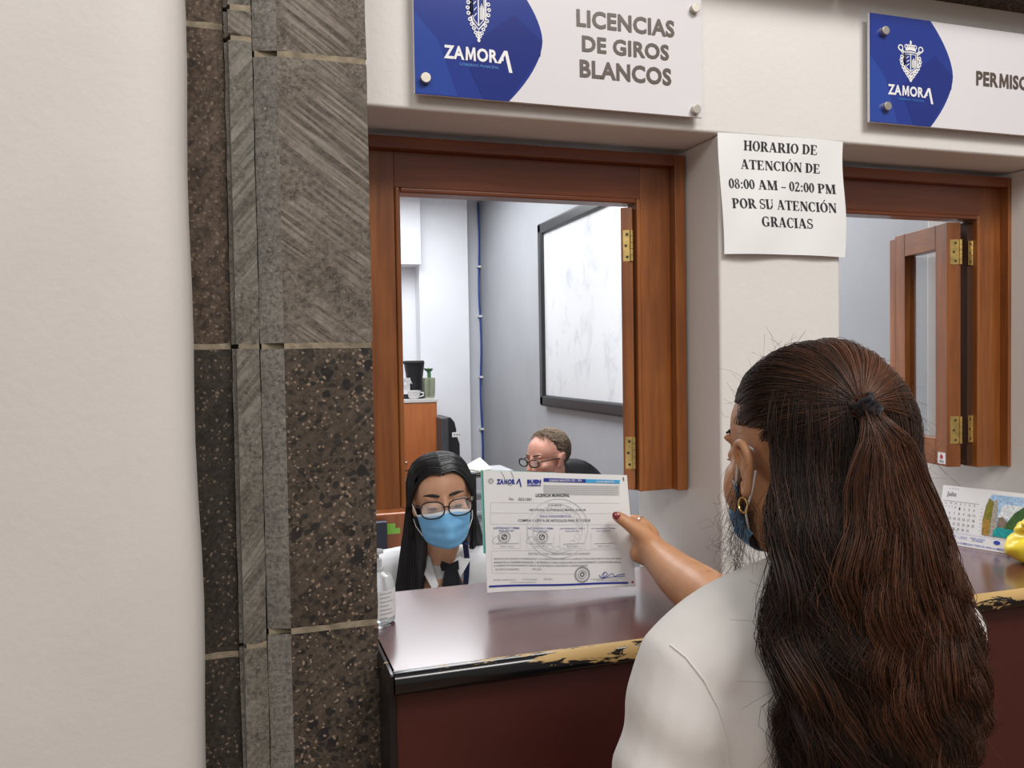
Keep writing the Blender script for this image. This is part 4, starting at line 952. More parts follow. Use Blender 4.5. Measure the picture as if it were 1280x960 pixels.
up(s_w, 'GOBIERNO MUNICIPAL 2021 - 2024', 683, 598.8, 724, 601.4, .01); up(s_w, 'LICENCIA MUNICIPAL', 743, 600.7, 767, 603.2, .01)
s_b.line([(611, 733.0), (785, 728.6)], 2.3); s_r.disc((790.5, 727.5), 1.5, 10)
for c_ in ((609.5, 604),): crest(s_g, c_[0]+4, 597, 607, 3.6) if False else s_g.circ((613, 601), 3, .6, 12)
s_g.circ((613, 601), 1.6, .5, 10)
for k in range(8): s_g.line([(677, 606+k*1.6), (772, 607.5+k*1.6)], .45)
s_g.line([(677, 604), (677, 619)], .3); s_g.line([(773, 606), (773, 620.5)], .3)
up(s_k, 'LICENCIA MUNICIPAL', 667, 616.5, 709, 620.6, .03); up(s_k, 'No.', 635, 621.5, 641, 625); up(s_k, '0021081', 646, 622, 662, 625.4)
up(s_k, 'A NOMBRE DE:', 682, 629, 699, 632); up(s_k, 'VENTURA GUTIERREZ MARIA JUANA', 659, 635.6, 730, 639, .015)
up(s_b, 'PARA EL FUNCIONAMIENTO DE:', 672, 643.4, 711, 646.2); up(s_k, 'COMPRA Y VENTA DE ARTICULOS PARA EL HOGAR', 646, 648.6, 736, 651.8, .01)
for y in (627.5, 640.5, 654.5): s_f.line([(613, y), (774, y+1)], .4)
s_f.line([(613, 627.5), (613, 654.5)], .4)
for i, x in enumerate((616, 657, 697, 737)):
    up(s_b, 'AUTORIZADO Y FIRMA', x, 658.6+i*.4, x+32, 661, .01); up(s_b, 'EN EL AÑO 2021', x+7, 661.8+i*.4, x+25, 664.2, .01)
    s_f.line([(x, 665), (x, 685), (x+33, 685), (x+33, 665)], .4); s_g.line([(x+4, 679.5), (x+31, 679)], .5); up(s_g, 'FIRMA Y SELLO', x+9, 682, x+25, 683.6)
    if i < 2:
        cx_, cy_ = x+13.5+i*4.5, 671; s_g.circ((cx_, cy_), 7.3, .6, 24); s_g.circ((cx_, cy_), 5.8, .4, 20); s_k.circ((cx_, cy_), 3.2, 1.3, 8); s_k.line([(cx_-2, cy_+2), (cx_+2, cy_-3)], 1.2)
        s_g.line([(x-1, 676), (x+2, 671), (x+6, 670), (x+9, 675), (x+4, 680), (x-1, 677)], .4)
up(s_g, 'RESTRICCIONES, OBSERVACIONES Y/O HORARIO', 659, 690.5, 736, 693.8, .0)
for k, t in enumerate(('SERVICIOS DE HORARIO COMPRENDIDO Y LA VIGENCIA ESTA SUJETA A LO DISPUESTO EN EL REGLAMENTO DE LA MATERIA', 'PAGADO EN LA TESORERIA MUNICIPAL Y SE PRESENTA COMO LICENCIA PARA SU FUNCIONAMIENTO Y EXPLOTACION ANUAL', 'EL HORARIO DE FUNCIONAMIENTO SERA EL QUE ESTABLECE EL REGLAMENTO CORRESPONDIENTE')):
    up(s_k, t, 617, 697.5+k*4.2, 776-(0, 0, 43)[k], 700.2+k*4.2-.3, .0)
up(s_g, 'DE ESTE MUNICIPIO', 619, 710.5, 648, 713); up(s_g, 'DE 2021', 664, 710.2, 675, 712.6)
s_f.line([(614, 688), (776, 687), (777, 712)], .4); s_f.line([(614, 688), (615, 716), (720, 717)], .4)
s_g.circ((726, 718), 9.7, .8, 30); s_g.circ((726, 718), 8.0, .4, 30); s_g.circ((726, 718), 5.2, .9, 16); s_k.circ((726, 718), 2.4, 1.4, 10); s_g.circ((726, 718), 9.0, .5, 9)
up(s_g, 'ZAMORA, MICHOACAN A', 616.5, 724.0, 644, 726.2); up(s_g, '15 DE JUNIO', 652, 723.4, 670, 725.6); up(s_g, 'DE 2021', 678, 722.5, 688, 724.6); s_g.line([(637, 728.5), (668, 727.5)], .4)
sig = [(748, 719), (750, 723), (753, 717), (756, 715), (759, 718), (752, 724), (757, 722), (761, 719), (765, 717), (768, 721), (772, 719), (776, 718.5), (781, 717.8)]
s_b.line(sig, .8); s_b.line([(750, 722.5), (781, 720.3)], .6); s_b.line([(755, 716), (752, 725)], .7); s_g.line([(737, 724), (777, 723)], .4); up(s_g, 'C. PRESIDENTE MUNICIPAL', 741, 725, 773, 726.8)
for r_ in (38, 31): s_f.circ((695, 660), r_, 1.0, 48, ry=r_*.98)
for k in range(16): a = 2*PI*k/16; s_f.circ((695+26*math.cos(a), 660+25*math.sin(a)), 3.5, .6, 10)
s_k.line([(625, 589.5), (628, 594), (631, 603), (636, 607), (640, 604), (640, 597), (637, 589.5)], .45); s_k.line([(778.5, 596.5), (779.5, 601)], 1.3)
for q_, nm_, mm_ in ((s_f, 'security_print', FAINT), (s_g, 'grey_print', GREYINK), (s_k, 'black_print', flat('soft_black_ink', (.09, .09, .10), .6)), (s_b, 'blue_print', BLUEINK), (s_lb, 'light_blue_print', LBLUEINK), (s_r, 'red_mark', REDINK), (s_w, 'white_lettering', PAPERM)): q_.build(nm_, mm_, lic)['kind'] = 'stuff'
# ================================================================ CLERK with mask and glasses
SKL = skin('clerk_skin', (.60, .33, .20), (.52, .27, .155)); BLOUSE = cloth('white_blouse', (.72, .73, .75)); BLACKC = cloth('black_ribbon', (.010, .010, .013)); LANY = cloth('dark_blue_lanyard', (.010, .014, .05))
cl = thing('person', 'seated clerk with straight black hair, glasses and light blue face mask', 'person', tuple(Vector((D(550, 700, 1.97).x, D(550, 700, 1.97).y, 0))))
CH = D(552, 625, 1.97); CR = look(11, 2, 6)
BC = D(549, 780, 2.02)          # chest
mb = MB(); head(mb, CH, CR, .93)
nb = D(551, 703, 2.04); 
mb.limb([CH+CR @ Vector((0, -.02, -.05)), (CH+nb)/2+Vector((0, .02, 0)), nb], [.050, .046, .052])
RTh = Vector((RT.x, RT.y, 0)).normalized(); FH = Vector((FW.x, FW.y, 0)).normalized()
shl = [nb+RTh*(q*.165)+Vector((0, 0, -.050))+FH*.01 for q in (-1, 1)]
mb.limb([nb, nb+Vector((0, 0, -.12)), nb+Vector((0, 0, -.36))], [.06, .10, .11])
for q in (0, 1):
    el = shl[q]+Vector((0, 0, -.24))-FH*.05; wr = el-FH*.20+Vector((0, 0, -.03))+RTh*(.10 if q == 0 else -.10)
    mb.limb([nb, shl[q], el, wr], [.040, .036, .034, .026]); mb.limb([wr, wr-FH*.06+Vector((0, 0, -.01))], [.028, .022])
    for k in range(4): mb.limb([wr-FH*.07+RTh*(.016*(k-1.5)), wr-FH*.11+RTh*(.017*(k-1.5))-Vector((0, 0, .005)), wr-FH*.135+RTh*(.017*(k-1.5))-Vector((0, 0, .018))], [.0085, .008, .007], 10, 3)
    mb.limb([wr-FH*.03+RTh*(.026*(1-2*q)), wr-FH*.07+RTh*(.045*(1-2*q))], [.010, .008], 10, 3)
    mb.limb([nb+Vector((0, 0, -.44))+RTh*(.09*(2*q-1)), nb+Vector((0, 0, -.46))+RTh*(.1*(2*q-1))-FH*.27, Vector((0, 0, .08))+Vector((nb.x, nb.y, 0))+RTh*(.1*(2*q-1))-FH*.29], [.08, .055, .04])
mb.fuse('body', SKL, cl, .0040, 6)
face_bits(CH, CR, .93, cl, BROW)
glasses(CH+CR @ Vector((0, .0055, .001)), CR, .94, cl, flat('dark_tortoise_frame', (.012, .010, .012), .2), wid=.0285, hgt=.0205, thick=.0017, dz=-.003)
mask(CH, CR, .94, cl)
bl2 = MB(); bl2.limb([nb+Vector((0, 0, -.035)), nb+Vector((0, 0, -.12)), nb+Vector((0, 0, -.34))], [.072, .112, .125])
for q in (0, 1):
    el = shl[q]+Vector((0, 0, -.24))-FH*.05; bl2.limb([nb+Vector((0, 0, -.018)), shl[q]+Vector((0, 0, .006)), el, el-FH*.12], [.058, .056, .052, .045])
blo = bl2.fuse('blouse', BLOUSE, cl, .006, 5, .5, lambda co, no: co+no*(.0015*np.sin(co[:, 0]*60+co[:, 2]*35))[:, None])
MB().limb([nb+Vector((0, 0, -.44))+RTh*-.09, nb+Vector((0, 0, -.46))+RTh*-.1-FH*.27, Vector((nb.x, nb.y, .1))+RTh*-.1-FH*.29], [.095, .07, .055]).limb([nb+Vector((0, 0, -.44))+RTh*.09, nb+Vector((0, 0, -.46))+RTh*.1-FH*.27, Vector((nb.x, nb.y, .1))+RTh*.1-FH*.29], [.095, .07, .055]).limb([nb+Vector((0, 0, -.36)), nb+Vector((0, 0, -.45))], [.12, .12]).build('skirt_trousers', BLACKC, cl, smooth=True)
bt = bvh(blo)
def on(x, y, lift): 
    p = hit(bt, x, y, lift)
    return p if p else D(x, y, 1.955)
def patch(name, pts, mat, th, parent, lift=.004):
    V = [on(x, y, lift) for x, y in pts]; W = [on(x, y, lift+th) for x, y in pts]; n = len(pts)
    return mobj(name, V+W, [list(range(n)), [n+i for i in range(n)][::-1]]+[(i, (i+1) % n, n+(i+1) % n, n+i) for i in range(n)], mat, parent)
# collar wings, ribbon bow, lanyard
COL1 = cloth('collar_white', (.78, .79, .81))
patch('collar', [(530, 684), (538, 696), (548, 731), (543, 741), (527, 712), (524, 692)], COL1, .006, cl, .012)
patch('collar', [(578, 690), (566, 703), (575, 722), (588, 700), (584, 684)], COL1, .006, cl, .012)
for pts in ([(552, 701), (562, 705), (563, 712), (552, 714), (550, 707)], [(562, 705), (573, 700), (574, 712), (563, 712)], [(556, 711), (566, 711), (573, 742), (571, 760), (548, 760), (551, 740)], [(566, 711), (572, 712), (580, 735), (578, 752), (570, 742)]): patch('ribbon_bow', pts, BLACKC, .007, cl, .018)
lp = [(581, 676), (584, 700), (583, 720), (581, 740), (578, 765)]
La = [on(x-3.4, y, .010) for x, y in lp]; Lb = [on(x+3.4, y, .010) for x, y in lp]; n_ = len(lp)
off = [(CAM-p).normalized()*.0015 for p in La]
mobj('lanyard', La+Lb+[a+o for a, o in zip(La, off)]+[b+o for b, o in zip(Lb, off)], [(2*n_+i, 2*n_+i+1, 3*n_+i+1, 3*n_+i) for i in range(n_-1)]+[(i, i+1, 2*n_+i+1, 2*n_+i) for i in range(n_-1)]+[(n_+i, 3*n_+i, 3*n_+i+1, n_+i+1) for i in range(n_-1)], LANY, cl)
tx = Sheet(lambda u, v: on(581.0+v*1.0+(u-675)*-.02+2.2, u, .0135)); tx.text('TAYOR', 699, -2.0, 676, -4.6, .05) if False else None
tx = Sheet(lambda u, v: on(583.5-v, u, .0150)); tx.text('TAYOR', 678, 3.4, 700, -1.6, .05); tx.build('lanyard_lettering', flat('lanyard_blue', (.05, .16, .80)), cl); 
# hair: centre parting, sleek, down in front of the shoulder on the picture's left
def hp(u): return CH+CR @ (Vector(u)*.97)
n = 4200; K = 20; S = np.linspace(0, 1, K); side = np.where(rng.random(n) < .56, -1, 1)   # -1: picture left
sgn = 1 if (CR @ Vector((1, 0, 0))).dot(RT) < 0 else -1
sx_ = (side*-sgn).astype(float)          # local x sign of the side the strand falls to
kd = 9; q = rng.uniform(0, 1, n)**.9
KEYS = np.array([[(.002, .074, .075), (.002, -.010, .1175), (.002, -.092, .088)],      # on the parting: front, middle, back
                 [(.030, .067, .079), (.034, -.008, .113), (.032, -.092, .082)],
                 [(.058, .047, .056), (.066, -.010, .090), (.060, -.082, .058)],
                 [(.073, .024, .020), (.084, -.012, .038), (.076, -.066, .010)],
                 [(.080, .000, -.018), (.087, -.022, -.012), (.078, -.062, -.030)]])
w0, w1, w2 = (1-q)*(1-2*q), 4*q*(1-q), q*(2*q-1)
KQ = w0[:, None, None]*KEYS[None, :, 0]+w1[:, None, None]*KEYS[None, :, 1]+w2[:, None, None]*KEYS[None, :, 2]   # n,5,3
KQ = KQ*np.array([1, 1, 1])+rng.normal(0, .0010, (n, 1, 3)); KQ = KQ*(1+.028*rng.random((n, 1, 1)))
KQ[..., 0] *= sx_[:, None]
P = np.empty((n, K, 3))
for k in range(kd+1):
    t = 4*k/kd; i = min(3, int(t)); t -= i; p0 = KQ[:, max(0, i-1)]; p1 = KQ[:, i]; p2 = KQ[:, i+1]; p3 = KQ[:, min(4, i+2)]
    L_ = .5*(2*p1+(p2-p0)*t+(2*p0-5*p1+4*p2-p3)*t*t+(-p0+3*p1-3*p2+p3)*t**3)
    P[:, k] = np.array(CH)+(L_*.93) @ np.array(CR).T
ztop = P[:, kd].copy()
rtv = np.array(RTh); fwv = np.array(FH)
for k in range(kd, K):
    s = (k-kd)/(K-1-kd); L = np.where(side < 0, .42, .34)
    tgt = ztop.copy(); tgt[:, 2] -= L*s
    ls = np.where(side < 0, -.012+.055*rng.random(n)*0, .01)*0
    spread = (np.linspace(0, 1, n)[rng.permutation(n)] if k == kd else spread)
    wl = np.where(side < 0, -.030+.062*spread, -.018+.012*spread)
    fl = np.where(side < 0, -.045*np.clip(s*2, 0, 1), .05*np.clip(s*2, 0, 1))
    P[:, k] = tgt+rtv*(wl*np.clip(s*2.0, 0, 1))[:, None]+fwv*fl[:, None]
tc_ = np.clip(np.array([.0065, .0055, .006])*rng.uniform(.6, 1.6, (n, 1)), 0, 1)
strands_mesh('hair', P, np.full((n, K), .0008), tc_, HAIR, cl)['kind'] = 'stuff'
hc = MB(); hc.ell(CH+CR @ (Vector((0, -.026, .036))*.95), (.0710, .078, .0745), CR)
nl_ = hp((0, -.05, -.02))
hc.limb([hp((-sgn*-1*.06*-1, -.03, .0)) if False else hp((sgn*.062, -.025, .0)), D(519, 690, 1.99), D(515, 735, 1.965), D(514, 800, 1.96)], [.022, .030, .030, .026])
hc.limb([hp((-sgn*.055, -.03, .0)), D(594, 672, 2.06), D(598, 720, 2.09)], [.020, .020, .018])
hc.build('hair_core', flat('black_hair_core', (.006, .005, .006), .45), cl, smooth=True)

# ================================================================ SECOND OFFICE WORKER at the far desk
SKM = skin('ruddy_skin', (.58, .30, .22), (.50, .23, .165)); SHIRT = cloth('pale_blue_shirt', (.35, .42, .55))
MH = D(684, 573, 3.38); MR = look(-50, 7, 0); ms = .98
mn = thing('person', 'man with short grey-brown hair and dark glasses reading behind the held document', 'person', (MH.x, MH.y, 0))
mb = MB(); head(mb, MH, MR, ms, True); mnb = MH+Vector((.03, .02, -.19))
mb.limb([MH+MR @ Vector((0, -.02, -.05)), (MH+mnb)/2, mnb], [.056, .056, .06]); mb.limb([mnb, mnb+Vector((0, 0, -.15)), mnb+Vector((0, .02, -.38))], [.07, .12, .12])
for q in (-1, 1):
    s1_ = mnb+RTh*(q*.17)+Vector((0, 0, -.06)); e1_ = s1_+Vector((-.03, -.06, -.24)); w1_ = e1_+Vector((-.12, -.18, .02))
    mb.limb([mnb, s1_, e1_, w1_], [.06, .052, .042, .03]); mb.limb([w1_, w1_+Vector((-.04, -.05, 0))], [.03, .024])
    for k in range(4): mb.limb([w1_+Vector((-.04-.01*k, -.06+.012*k, 0)), w1_+Vector((-.075-.01*k, -.10+.012*k, -.012))], [.009, .0075], 8, 2)
    mb.limb([w1_+Vector((.0, -.05, .01)), w1_+Vector((-.0, -.09, .01))], [.01, .008], 8, 2)
    mb.limb([mnb+Vector((0, 0, -.42))+RTh*(q*.1), mnb+Vector((-.15, -.35, -.44))+RTh*(q*.1), Vector((mnb.x-.17, mnb.y-.38, .08))+RTh*(q*.1)], [.085, .06, .045])
mb.fuse('body', SKM, mn, .0045, 6)
face_bits(MH, MR, ms, mn, BROWM)
glasses(MH, MR, ms, mn, flat('black_frame', (.010, .010, .011), .25), wid=.026, hgt=.0155, thick=.0026, dz=-.001)
sb_ = MB(); sb_.limb([mnb+Vector((0, 0, -.06)), mnb+Vector((0, 0, -.15)), mnb+Vector((0, .02, -.38))], [.085, .13, .135])
for q in (-1, 1):
    s1_ = mnb+RTh*(q*.17)+Vector((0, 0, -.06)); e1_ = s1_+Vector((-.03, -.06, -.24)); w1_ = e1_+Vector((-.12, -.18, .02)); sb_.limb([mnb+Vector((0, 0, -.05)), s1_, e1_, w1_], [.07, .062, .055, .042])
sb_.fuse('shirt', SHIRT, mn, .009, 5)
n = 3600; K = 6; S = np.linspace(0, 1, K)
az = rng.uniform(-PI, PI, n); el = rng.uniform(-.75, 1.5, n); front = np.cos(az) < -.0
keep = np.where(np.cos(az) > .45, el < 0.0+99, True); # az measured from the back
d = np.stack([np.cos(el)*np.sin(az), -np.cos(el)*np.cos(az), np.sin(el)], -1)
ok = ((d[:, 1] < -.05) | (d[:, 2] > .56) | ((np.abs(d[:, 0]) > .62) & (d[:, 1] < .22) & (d[:, 2] > .05))) & ~((d[:, 2] < -.30) & (d[:, 1] > -.45)) & ~((d[:, 1] > .62)) & (d[:, 2] > -.72)
ok &= ~((np.abs(d[:, 0]) > .30) & (np.abs(d[:, 0]) < .62) & (d[:, 1] > .42))
d = d[ok]; n = len(d); o_ = np.array([0, -.016, .035]); r_ = np.array([.0745, .0935, .0815])
tp_ = np.stack([-.35*np.sign(d[:, 0])*0-.25+0*d[:, 0], -.8+.5*(d[:, 2] > .6), -.45+0*d[:, 0]], -1)+rng.normal(0, .25, (n, 3)); tg = tp_-(tp_*d).sum(1, keepdims=True)*d; tg /= np.linalg.norm(tg, axis=1, keepdims=True)
P = o_+d[:, None]*r_*(1+(.05+.05*np.clip(d[:, 2], 0, 1))[:, None, None]*np.sin(S*PI*.6)[None, :, None])+tg[:, None]*(.024*S)[None, :, None]
P = np.array(MH)+(P*ms) @ np.array(MR).T
g_ = np.clip(rng.uniform(0, 1, n)*.8+.35*(d[:, 2] > .55)*(d[:, 1] > -.3), 0, 1)[:, None]; tc_ = np.array([.05, .032, .022])*(1-g_)+np.array([.26, .185, .12])*g_
strands_mesh('hair', P, np.full((n, K), .0011), tc_, HAIR, mn)['kind'] = 'stuff'
hcap = MB(); hcap.ell(MH+MR @ (Vector((0, -.026, .044))*ms), (.0735, .082, .076), MR); hcap.build('hair_core', flat('brown_hair_core', (.055, .038, .026), .7), mn, smooth=True)
# leather chair behind him
LEA = pm('black_leather', (.012, .012, .015), .32, var=.2, vs=20, bs=140, bstr=.4, bd=.001)
cc = D(722, 640, 3.52); oc = thing('office_chair', 'black leather office chair with rounded back behind the seated man', 'chair', (cc.x, cc.y, 0))
yw = Matrix.Rotation(math.radians(-8), 4, 'Z')
bk = MB(); bk.ell((0, 0, 0), (.205, .055, .30), None, 32, 20); bk.V = [Vector((v.x, v.y+.5*v.x*v.x, (abs(v.z)**.9)*(1 if v.z > 0 else -1)*.9)) for v in bk.V]
bk.xform(Matrix.Translation((cc.x-.03, cc.y, 1.005-.285)) @ yw).build('backrest', LEA, oc, smooth=True)
st2 = MB(); st2.ell((0, 0, 0), (.25, .24, .06), None, 32, 14); st2.xform(Matrix.Translation((cc.x-.05, cc.y-.22, .46))).build('seat', LEA, oc, smooth=True)
MB().cyl((cc.x-.05, cc.y-.2, .10), (cc.x-.05, cc.y-.2, .42), .03).build('gas_lift', BLACKP, oc, smooth=True)
for k in range(5): a = 2*PI*k/5; MB().tube([(cc.x-.05, cc.y-.2, .10), (cc.x-.05+.28*math.cos(a), cc.y-.2+.28*math.sin(a), .06)], [.025, .016]).ell((cc.x-.05+.28*math.cos(a), cc.y-.2+.28*math.sin(a), .03), .03).build('leg', BLACKP, oc, smooth=True)
for q in (-1, 1): MB().tube([(cc.x-.05+q*.25, cc.y-.05, .62), (cc.x-.05+q*.26, cc.y-.3, .66), (cc.x-.05+q*.25, cc.y-.36, .60), (cc.x-.05+q*.2, cc.y-.3, .45)], .022).build('armrest', BLACKP, oc, smooth=True)

# ================================================================ OFFICE FURNITURE
DESKM = wood('desk_wood', 'x', (.16, .05, .015), (.28, .10, .03), (.36, .14, .045), .4, .2)
def desk(name, label, x0, x1, y0, y1, h):
    t = thing(name, label, 'desk', ((x0+x1)/2, (y0+y1)/2, 0)); box('desktop', DESKM, t, x0, x1, y0, y1, h-.028, h, bevel=.002)
    for x in (x0+.02, x1-.045): box('side_panel', DESKM, t, x, x+.025, y0+.03, y1-.03, 0, h-.028)
    box('modesty_panel', DESKM, t, x0+.045, x1-.045, y1-.08, y1-.06, .2, h-.028); return t
desk('office_desk', 'wooden desk behind the clerk carrying monitor and papers', .60, 1.12, 2.15, 2.80, .75)
# whiteboard
wbl = onX(681, 400, 1.6).y; zt4 = onX(681, 280, 1.6).z; zb4 = onX(687, 507.5, 1.6).z
WB, ntw, bw = nodes('smudged_whiteboard'); v = coords(ntw, (1, 1.6, 1)); a = noise(ntw, v, 5, 8, .75, .8)
sp_ = N(ntw, 'ShaderNodeSeparateXYZ'); tcw = N(ntw, 'ShaderNodeTexCoord'); ntw.links.new(tcw.outputs['Object'], sp_.inputs[0])
ntw.links.new(ramp(ntw, a, [(.52, (.66, .68, .70)), (.60, (.57, .59, .62)), (.68, (.50, .52, .56))]), bw.inputs['Base Color']); bw.inputs['Roughness'].default_value = .28
wb = thing('whiteboard', 'large whiteboard with black frame and smudged marker traces on grey wall', 'whiteboard', (1.59, 3.6, zb4))
y0w = 2.75; fw_ = .062
box('board', WB, wb, 1.578, 1.598, y0w+.02, wbl-.03, zb4+.03, zt4-.03, bevel=0)
MBk = pm('black_satin_frame', (.012, .012, .014), .35, bstr=0)
box('frame_rail', MBk, wb, 1.560, 1.599, y0w, wbl, zt4-fw_, zt4, bevel=.012); box('frame_rail', MBk, wb, 1.560, 1.599, y0w, wbl, zb4, zb4+fw_, bevel=.012)
box('frame_stile', MBk, wb, 1.560, 1.599, wbl-fw_, wbl, zb4, zt4, bevel=.012); box('frame_stile', MBk, wb, 1.560, 1.599, y0w, y0w+fw_, zb4, zt4, bevel=.012)
# blue cable in the corner
cb = []
for i in range(40):
    z = 2.56-2.5*i/39; cb.append((1.590+.004*math.sin(z*9), 5.640+.006*math.sin(z*6.3+1), z))
cbo = MB().tube(cb, .0065, 8).build('cable', flat('blue_cable', (.02, .07, .35), .5), smooth=True); tag(cbo, 'thin blue network cable running down the far corner of the office', 'cable')
for z in (2.1, 1.75, 1.32, .95): MB().box(1.575, 1.6, 5.62, 5.66, z, z+.014).build('cable_clip', flat('white_clip', (.8, .8, .8)), cbo)
# cabinet, coffee maker, cup, vase
CY = 4.95; xl = onY(470, 520, CY).x; xr_ = onY(547, 520, CY).x; zc = onY(530, 499, CY).z
cab = thing('storage_cabinet', 'tall orange wooden cabinet beside the black water dispenser', 'cabinet', ((xl+xr_)/2, CY+.2, 0))
box('body', ORANGE, cab, xl, xr_, CY+.018, CY+.42, .04, zc-.02); box('top', pm('pale_cabinet_top', (.55, .53, .52), .4), cab, xl-.004, xr_+.004, CY-.004, CY+.42, zc-.02, zc, bevel=.002)
zk = onY(520, 588, CY).z
for z0_, z1_ in ((.06, zk-.004), (zk+.004, zc-.024)):
    dd = box('door', ORANGE, cab, xl+.003, xr_-.003, CY, CY+.018, z0_, z1_, bevel=.002)
    MB().tube([(xr_-.28, CY-.001, z1_-.05 if z1_ < 1 else z0_+.05), (xr_-.28, CY-.02, z1_-.05 if z1_ < 1 else z0_+.05), (xr_-.20, CY-.02, z1_-.05 if z1_ < 1 else z0_+.05), (xr_-.20, CY-.001, z1_-.05 if z1_ < 1 else z0_+.05)], .005).build('handle', STEEL, dd, smooth=True)
cm = thing('coffee_maker', 'black coffee maker on top of the orange cabinet', 'coffee maker', tuple(onY(518, 499, CY+.18)))
pY = CY+.18; f = lambda x, y, Y=pY: onY(x, y, Y)
xa_, xb_ = f(500, 480).x, f(526, 480).x; zt5 = f(518, 451).z
box('base', BLACKP, cm, xa_-.02, xb_, pY-.08, pY+.10, zc, zc+.03, bevel=.004); MB().lathe([(.050, 0), (.052, .10), (.062, .17), (.066, .20), (.060, .212)], (0, 0, 0), 24).xform(Matrix.Translation(((xa_+xb_)/2+.03, pY+.02, zc+.025))).build('tower', BLACKP, cm, smooth=True)
box('lid', BLACKP, cm, xa_, xb_+.006, pY-.07, pY+.09, zt5-.018, zt5, bevel=.004)
MB().lathe([(.04, 0), (.052, .02), (.050, .06), (.034, .09), (.036, .10)], ((xa_+xb_)/2-.04, pY-.03, zc+.03), 24).build('carafe', GLASS, cm, smooth=True)
cpx = f(519, 492, CY+.06); cupo = MB().lathe([(.022, 0), (.034, .012), (.040, .048), (.042, .052), (.036, .05), (.030, .01)], (cpx.x-.01, CY+.05, zc), 24)
cup = thing('coffee_cup', 'small white cup in front of the coffee maker', 'cup', (cpx.x, CY+.05, zc)); CER = flat('white_ceramic', (.75, .75, .75), .2)
cupo.build('bowl', CER, cup, smooth=True); MB().tube([(cpx.x+.028, CY+.05, zc+.042), (cpx.x+.048, CY+.05, zc+.038), (cpx.x+.048, CY+.05, zc+.020), (cpx.x+.026, CY+.05, zc+.014)], .004).build('handle', CER, cup, smooth=True)
vx = f(536.5, 490, CY+.07).x; va = thing('glass_vase', 'square glass vase with a green plant cutting on the orange cabinet', 'vase', (vx, CY+.08, zc))
TG, ntt, btt = nodes('tinted_vase_glass'); btt.inputs['Base Color'].default_value = (.55, .58, .45, 1); btt.inputs['Transmission Weight'].default_value = .75; btt.inputs['Roughness'].default_value = .12
MB().lathe([(.040, 0), (.046, .04), (.048, .125), (.045, .128), (.042, .01)], (0, 0, 0), 4).xform(Matrix.Translation((vx, CY+.08, zc)) @ Matrix.Rotation(PI/4, 4, 'Z')).build('vessel', TG, va)
GRN = flat('green_stem', (.05, .16, .05), .5)
MB().tube([(vx, CY+.08, zc+.01), (vx+.004, CY+.08, zc+.15), (vx-.002, CY+.08, zc+.185)], [.010, .012, .010]).build('stem', GRN, va, smooth=True)
for k in range(9):
    a = 2*PI*k/9; p = Vector((vx, CY+.08, zc+.16+.004*(k % 3))); q = p+Vector((math.cos(a)*.034, math.sin(a)*.034, .022)); sd_ = Vector((-math.sin(a), math.cos(a), 0))*.009
    mobj('leaf', [p, (p+q)/2+sd_+Vector((0, 0, .006)), q, (p+q)/2-sd_+Vector((0, 0, .006)), (p+q)/2-Vector((0, 0, .004))], [(0, 1, 4), (1, 2, 4), (2, 3, 4), (3, 0, 4), (0, 1, 2, 3)], GRN, va)
# water dispenser
WD_Y = 4.85; x0d = onY(548, 560, WD_Y).x+.012; x1d = onY(575, 560, WD_Y).x; xm = onY(560, 560, WD_Y).x; zd = onY(555, 522, WD_Y).z; z2d = onY(567, 537, WD_Y).z
wd = thing('water_dispenser', 'black water dispenser tower standing to the right of the orange cabinet', 'dispenser', ((x0d+x1d)/2, WD_Y+.15, 0))
GRP = pm('dark_grey_plastic', (.05, .052, .058), .4, bstr=0)
box('side_panel', GRP, wd, x0d, xm, WD_Y-.03, WD_Y+.28, 0, zd, bevel=.008)
plan = MB(); prof_ = [(0, 0), (x1d-xm, 0), (x1d-xm, z2d-.09), (x1d-xm-.02, z2d-.03), (.055, z2d+.0), (.045, zd-.03), (.02, zd), (0, zd)]
n_ = len(prof_); plan.add([(xm+a, WD_Y, b) for a, b in prof_]+[(xm+a, WD_Y+.28, b) for a, b in prof_], [list(range(n_)), [n_+i for i in range(n_)][::-1]]+[(i, n_+i, n_+(i+1) % n_, (i+1) % n_) for i in range(n_)]).build('front_housing', BLACKP, wd, bevel=.006)
la = onY(565, 540.5, WD_Y); lb = onY(576, 546, WD_Y); box('white_label', flat('label_white', (.75, .75, .75)), wd, la.x, lb.x-.004, WD_Y-.004, WD_Y, lb.z, la.z, bevel=0)
for k in range(3): MB().box(la.x+.012+.014*k, la.x+.018+.014*k, WD_Y-.006, WD_Y-.004, (la.z+lb.z)/2-.004, (la.z+lb.z)/2+.004).build('button', GRP, wd)
# monitor on the desk, document organiser with cream sheets
ma = D(582, 592, 2.62); mo = thing('monitor', 'small black monitor standing on the desk right behind the clerk', 'monitor', (ma.x, ma.y, .75))
xs1 = D(597, 600, 2.62).x
MB().box(xs1-.20, xs1, ma.y, ma.y+.03, .83, ma.z).build('screen_housing', BLACKP, mo, bevel=.004); MB().box(xs1-.12, xs1-.08, ma.y+.01, ma.y+.03, .76, .86).build('stand', BLACKP, mo, bevel=.002); MB().box(xs1-.18, xs1-.02, ma.y-.05, ma.y+.08, .75, .762).build('base', BLACKP, mo, bevel=.002)
tr0 = D(586, 590, 2.78); trx1 = D(640, 590, 2.78)
ot = thing('document_tray', 'grey document tray stack on the desk under the cream sheets', 'tray', (tr0.x+.05, tr0.y, .75))
GRT = pm('grey_tray', (.33, .34, .35), .45, bstr=0)
for k in range(5):
    z = .75+.075*k; box('shelf', GRT, ot, tr0.x+.01, tr0.x+.16, tr0.y, tr0.y+.16, z, z+.006, bevel=0)
